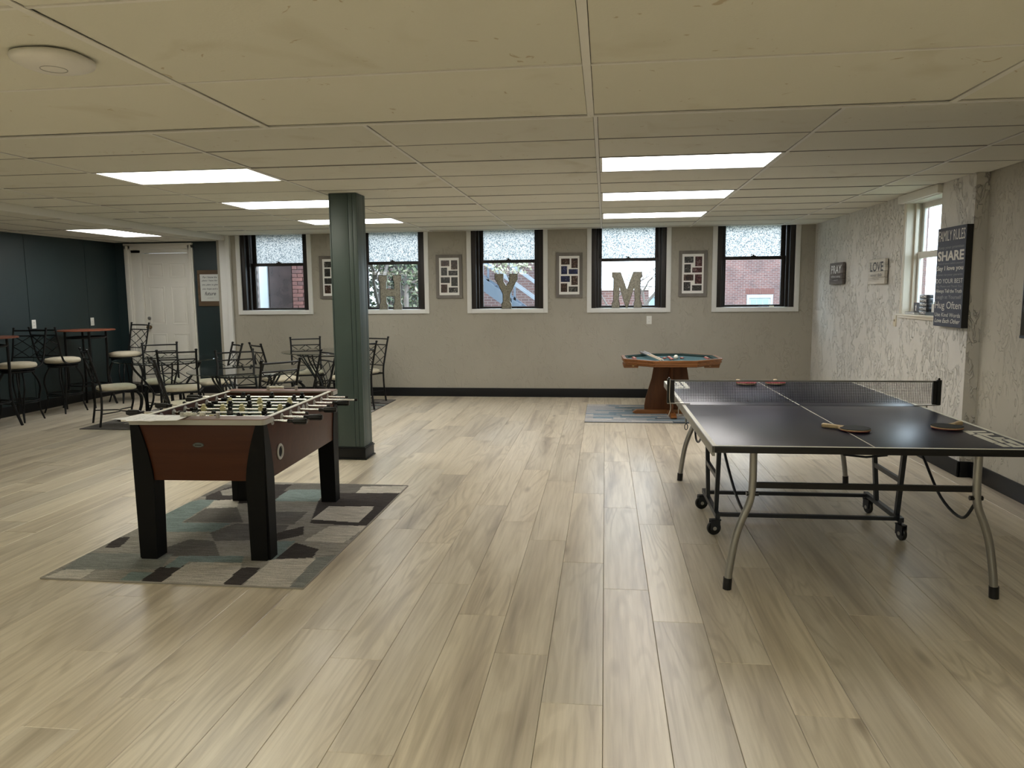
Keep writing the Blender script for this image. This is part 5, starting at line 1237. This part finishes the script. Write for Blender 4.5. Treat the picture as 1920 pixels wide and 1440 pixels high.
# brick annex seen through the window by the corner post
an = thing('brick_annex', 'red brick annex with dark door outside the window by the corner post', 'building', (0, 14.0, 0))
MB().box(-12, -4.95, 0.02, 1.2, GZ, 5.2).build('walling', mat('mortar_grey', (0.15, 0.13, 0.125), 0.9), an)
MB().box(-6.43, -5.96, -0.01, 0.03, GZ, 3.0).build('dark_door', mat('dark_door', (0.022, 0.014, 0.013), 0.25, noise=((4, 4, 3), 0.5)), an)
MB().box(-6.595, -6.43, -0.05, 0.03, GZ, 3.1).build('door_post', M_PTRIM, an, bevel=0.01)
MB().box(-6.595, -5.90, -0.05, 0.03, 3.0, 3.12).build('door_head', M_PTRIM, an)
MB_B = MB().box(0, 0.205, -0.008, 0.02, 0, 0.066).mesh('brick', mat('red_brick', (0.085, 0.033, 0.027), 0.85, noise=((9, 9, 9), 0.35)), bevel=0.003, seg=1)
MB_B2 = MB().box(0, 0.205, -0.006, 0.02, 0, 0.066).mesh('brick', mat('dark_brick', (0.06, 0.026, 0.023), 0.85, noise=((9, 9, 9), 0.35)), bevel=0.003, seg=1)
MB_BH = MB().box(0, 0.098, -0.007, 0.02, 0, 0.066).mesh('brick', mat('red_brick_half', (0.078, 0.031, 0.026), 0.85, noise=((9, 9, 9), 0.35)), bevel=0.003, seg=1)
rb = random.Random(4)
for row in range(20):
    z = 1.02 + row * 0.075; off = 0.107 * (row % 2)
    for x0, x1 in ((-7.30, -6.60), (-5.95, -5.25)):
        x = x0 - off if x0 < -7 else x0
        if x0 > -7 and row % 2: link('brick', MB_BH, an, (x, 0, z)); x += 0.107
        while x + 0.205 < x1 + 0.01:
            link('brick', rb.choice([MB_B, MB_B, MB_B2]), an, (x, 0, z)); x += 0.2145
# brick wall and stair behind the letter Y
bs = thing('brick_building', 'brown brick building behind the outside metal stair', 'building', (0, 21.5, 0))
MB().box(-6.5, -1.35, 0, 0.6, GZ, 6.0).build('walling', M_BRICKN, bs)
MB().tube([(-1.72, -0.06, GZ), (-1.72, -0.06, 6)], 0.045, 10).build('downpipe', M_PTRIM, bs)
stx = thing('metal_stair', 'blue-grey outside metal stair descending past the brick building', 'stair', (0, 19.0, 0))
M_STR = mat('stair_steel', (0.085, 0.11, 0.145), 0.5, 0.2); M_STL = mat('stair_rail', (0.20, 0.23, 0.27), 0.4, 0.2)
A, B = Vector((-4.6, 0, 2.90)), Vector((-1.45, 0, 0.62))
for y in (-0.45, 0.45):
    MB().bar(A + Vector((0, y, 0)), B + Vector((0, y, 0)), 0.05, 0.26).build('stringer', M_STR, stx)
    for dz in (0.55, 0.95): MB().bar(A + Vector((0, y, dz)), B + Vector((0, y, dz)), 0.04, 0.05).build('handrail', M_STL, stx)
    for k in range(5):
        P = A.lerp(B, (k + 0.35) / 4.6) + Vector((0, y, 0)); MB().bar(P, P + Vector((0, 0, 0.97)), 0.05, 0.05).build('baluster', M_STR, stx)
for k in range(14):
    P = A.lerp(B, (k + 0.5) / 14); MB().box(P.x - 0.14, P.x + 0.14, -0.45, 0.45, P.z + 0.02, P.z + 0.05).build('tread', M_STR, stx)
P = A.lerp(B, 0.78); MB().box(P.x - 0.05, P.x + 0.05, -0.05, 0.05, GZ, P.z).build('support_post', M_STL, stx)
P = A.lerp(B, 0.2); MB().box(P.x - 0.05, P.x + 0.05, -0.05, 0.05, GZ, P.z).build('support_post', M_STL, stx)
# low brick wall behind the letter M and building behind the last window
lw_ = thing('garden_wall', 'low red brick wall outside behind the letter M', 'wall', (0, 24.0, 0))
MB().box(-1.6, 1.35, 0, 0.3, GZ, 1.56).build('walling', M_BRICKF, lw_); MB().box(-1.62, 1.37, -0.03, 0.33, 1.56, 1.62).build('coping', mat('coping', (0.5, 0.46, 0.42), 0.8), lw_)
sh_ = thing('garden_shed', 'pale blue shed outside behind the letter M', 'shed', (1.72, 25.0, 0))
MB().box(-0.28, 0.28, 0, 0.6, GZ, 1.34).build('walling', mat('pale_blue', (0.22, 0.32, 0.37), 0.6), sh_)
MB().prism([(-0.33, 1.34), (0.33, 1.34), (0, 1.52)], -0.04, 0.64, lambda u, v, w: (u, w, v)).build('roof', M_PTRIM, sh_); MB().box(-0.03, 0.03, -0.02, 0.0, GZ, 1.34).build('batten', M_PTRIM, sh_)
fbx = thing('brick_building', 'large pink-red brick building outside the window without a letter', 'building', (0, 33.0, 0))
MB().box(3.2, 13, 0, 3, GZ, 9).build('walling', M_BRICKF, fbx)
wx0, wx1, wt = 5.92, 6.98, 1.33
for k in range(14):
    x = wx0 - 0.05 + k * (wx1 - wx0 + 0.1) / 14; MB().box(x, x + 0.072, -0.012, 0.02, wt + 0.05, wt + 0.26).build('lintel_brick', mat('lintel_brick', (0.105, 0.042, 0.036), 0.85), fbx, smooth=False)
wf = MB().box(wx0, wx1, -0.05, 0.05, wt - 0.12, wt + 0.02).box(wx0, wx0 + 0.10, -0.05, 0.05, 0.4, wt - 0.12).box(wx1 - 0.10, wx1, -0.05, 0.05, 0.4, wt - 0.12).build('window_frame', M_PTRIM, fbx)
for k in range(3):
    a = wx0 + 0.16 + k * (wx1 - wx0 - 0.32) / 3; b = a + (wx1 - wx0 - 0.32) / 3
    MB().box(a + 0.02, b - 0.02, -0.03, -0.02, 0.4, wt - 0.18).build('pane', mat('far_glass', (0.16, 0.22, 0.27), 0.3), wf, smooth=False)
MB().box(wx0 + 0.1, wx1 - 0.1, -0.018, 0.02, 0.4, wt - 0.12).build('sash', M_PTRIM, wf)
# trees
def leaf_cloud(seed, n, c, r, size, core=0.0):
    q = random.Random(seed); mb = MB()
    for _ in range(n):
        while True:
            p = Vector((q.uniform(-1, 1), q.uniform(-1, 1), q.uniform(-1, 1)))
            if core < p.length < 1: break
        p = Vector((c[0] + p.x * r[0], c[1] + p.y * r[1], c[2] + p.z * r[2]))
        a = Vector((q.gauss(0, 1), q.gauss(0, 1), q.gauss(0, 1))).normalized(); b = a.orthogonal().normalized()
        s = size * q.uniform(0.6, 1.3)
        mb._add([p - a * s, p + b * s * 0.45, p + a * s, p - b * s * 0.45], [(0, 1, 2, 3)], q.choice([0, 0, 1, 2]))
    return mb
def branches(seed, base, h, spread, depth, r0, lean=(0, 0)):
    q = random.Random(seed); mb = MB()
    def grow(p, d, l, r, k):
        pts = [p]; dd = d.copy()
        for i in range(3):
            dd = (dd + Vector((q.gauss(0, .13), q.gauss(0, .13), q.gauss(0, .08)))).normalized(); pts.append(pts[-1] + dd * l / 3)
        mb.tube(pts, [r, r * .88, r * .76, r * .62], 5)
        if k:
            for i in range(q.choice([2, 3, 3])):
                ax = Vector((q.gauss(0, 1), q.gauss(0, 1), q.gauss(0, .5))).normalized()
                nd = (dd + ax * spread).normalized(); grow(pts[-1] if i else pts[2], nd, l * q.uniform(.6, .8), r * .58, k - 1)
    grow(Vector(base), Vector((lean[0], lean[1], 1)).normalized(), h, r0, depth); return mb
LEAF = [mat('leaf_dark', (0.018, 0.03, 0.016), 0.6), mat('leaf_mid', (0.06, 0.085, 0.035), 0.6), mat('leaf_pale', (0.24, 0.25, 0.16), 0.6)]
BARK = mat('bark', (0.10, 0.085, 0.075), 0.9, noise=((6, 6, 2), 0.4)); BARKP = mat('pale_bark', (0.10, 0.085, 0.078), 0.9, noise=((6, 6, 2), 0.3))
ev = thing('evergreen_tree', 'dense leafy evergreen outside the letter H window', 'tree', (-4.45, 15.6, GZ))
o = leaf_cloud(1, 5200, (0, 0.7, 1.75), (1.15, 0.7, 1.6), 0.055).build('foliage', LEAF, ev, smooth=False)
branches(2, (-0.42, -0.1, 0), 1.5, 0.5, 2, 0.075, (-0.15, 0)).build('trunk', BARK, ev)
branches(12, (0.33, -0.1, 0), 1.5, 0.5, 2, 0.07, (0.2, 0)).build('trunk', BARK, ev)
bt_ = thing('bare_tree', 'pale bare-branched tree outside behind the letter M', 'tree', (1.12, 19.5, GZ))
branches(7, (0, 0, 0), 1.0, 0.85, 6, 0.07, (-0.05, 0)).build('branches', BARKP, bt_)
bt2 = thing('bare_tree', 'second pale bare tree outside the letter M window, over the brick wall', 'tree', (0.15, 22.6, GZ))
branches(9, (0, 0, 0), 1.05, 0.85, 6, 0.06, (0.1, 0)).build('branches', BARKP, bt2)
yl = thing('young_tree', 'thin tree with pale yellow leaves in front of the metal stair', 'tree', (-2.5, 17.45, GZ))
branches(3, (0, 0, 0), 1.3, 0.6, 3, 0.04).build('branches', BARKP, yl)
leaf_cloud(6, 420, (0.35, 0, 2.0), (0.75, 0.4, 0.33), 0.05).build('foliage', [LEAF[2], LEAF[2], mat('leaf_cream', (0.34, 0.33, 0.24), 0.6)], yl, smooth=False)
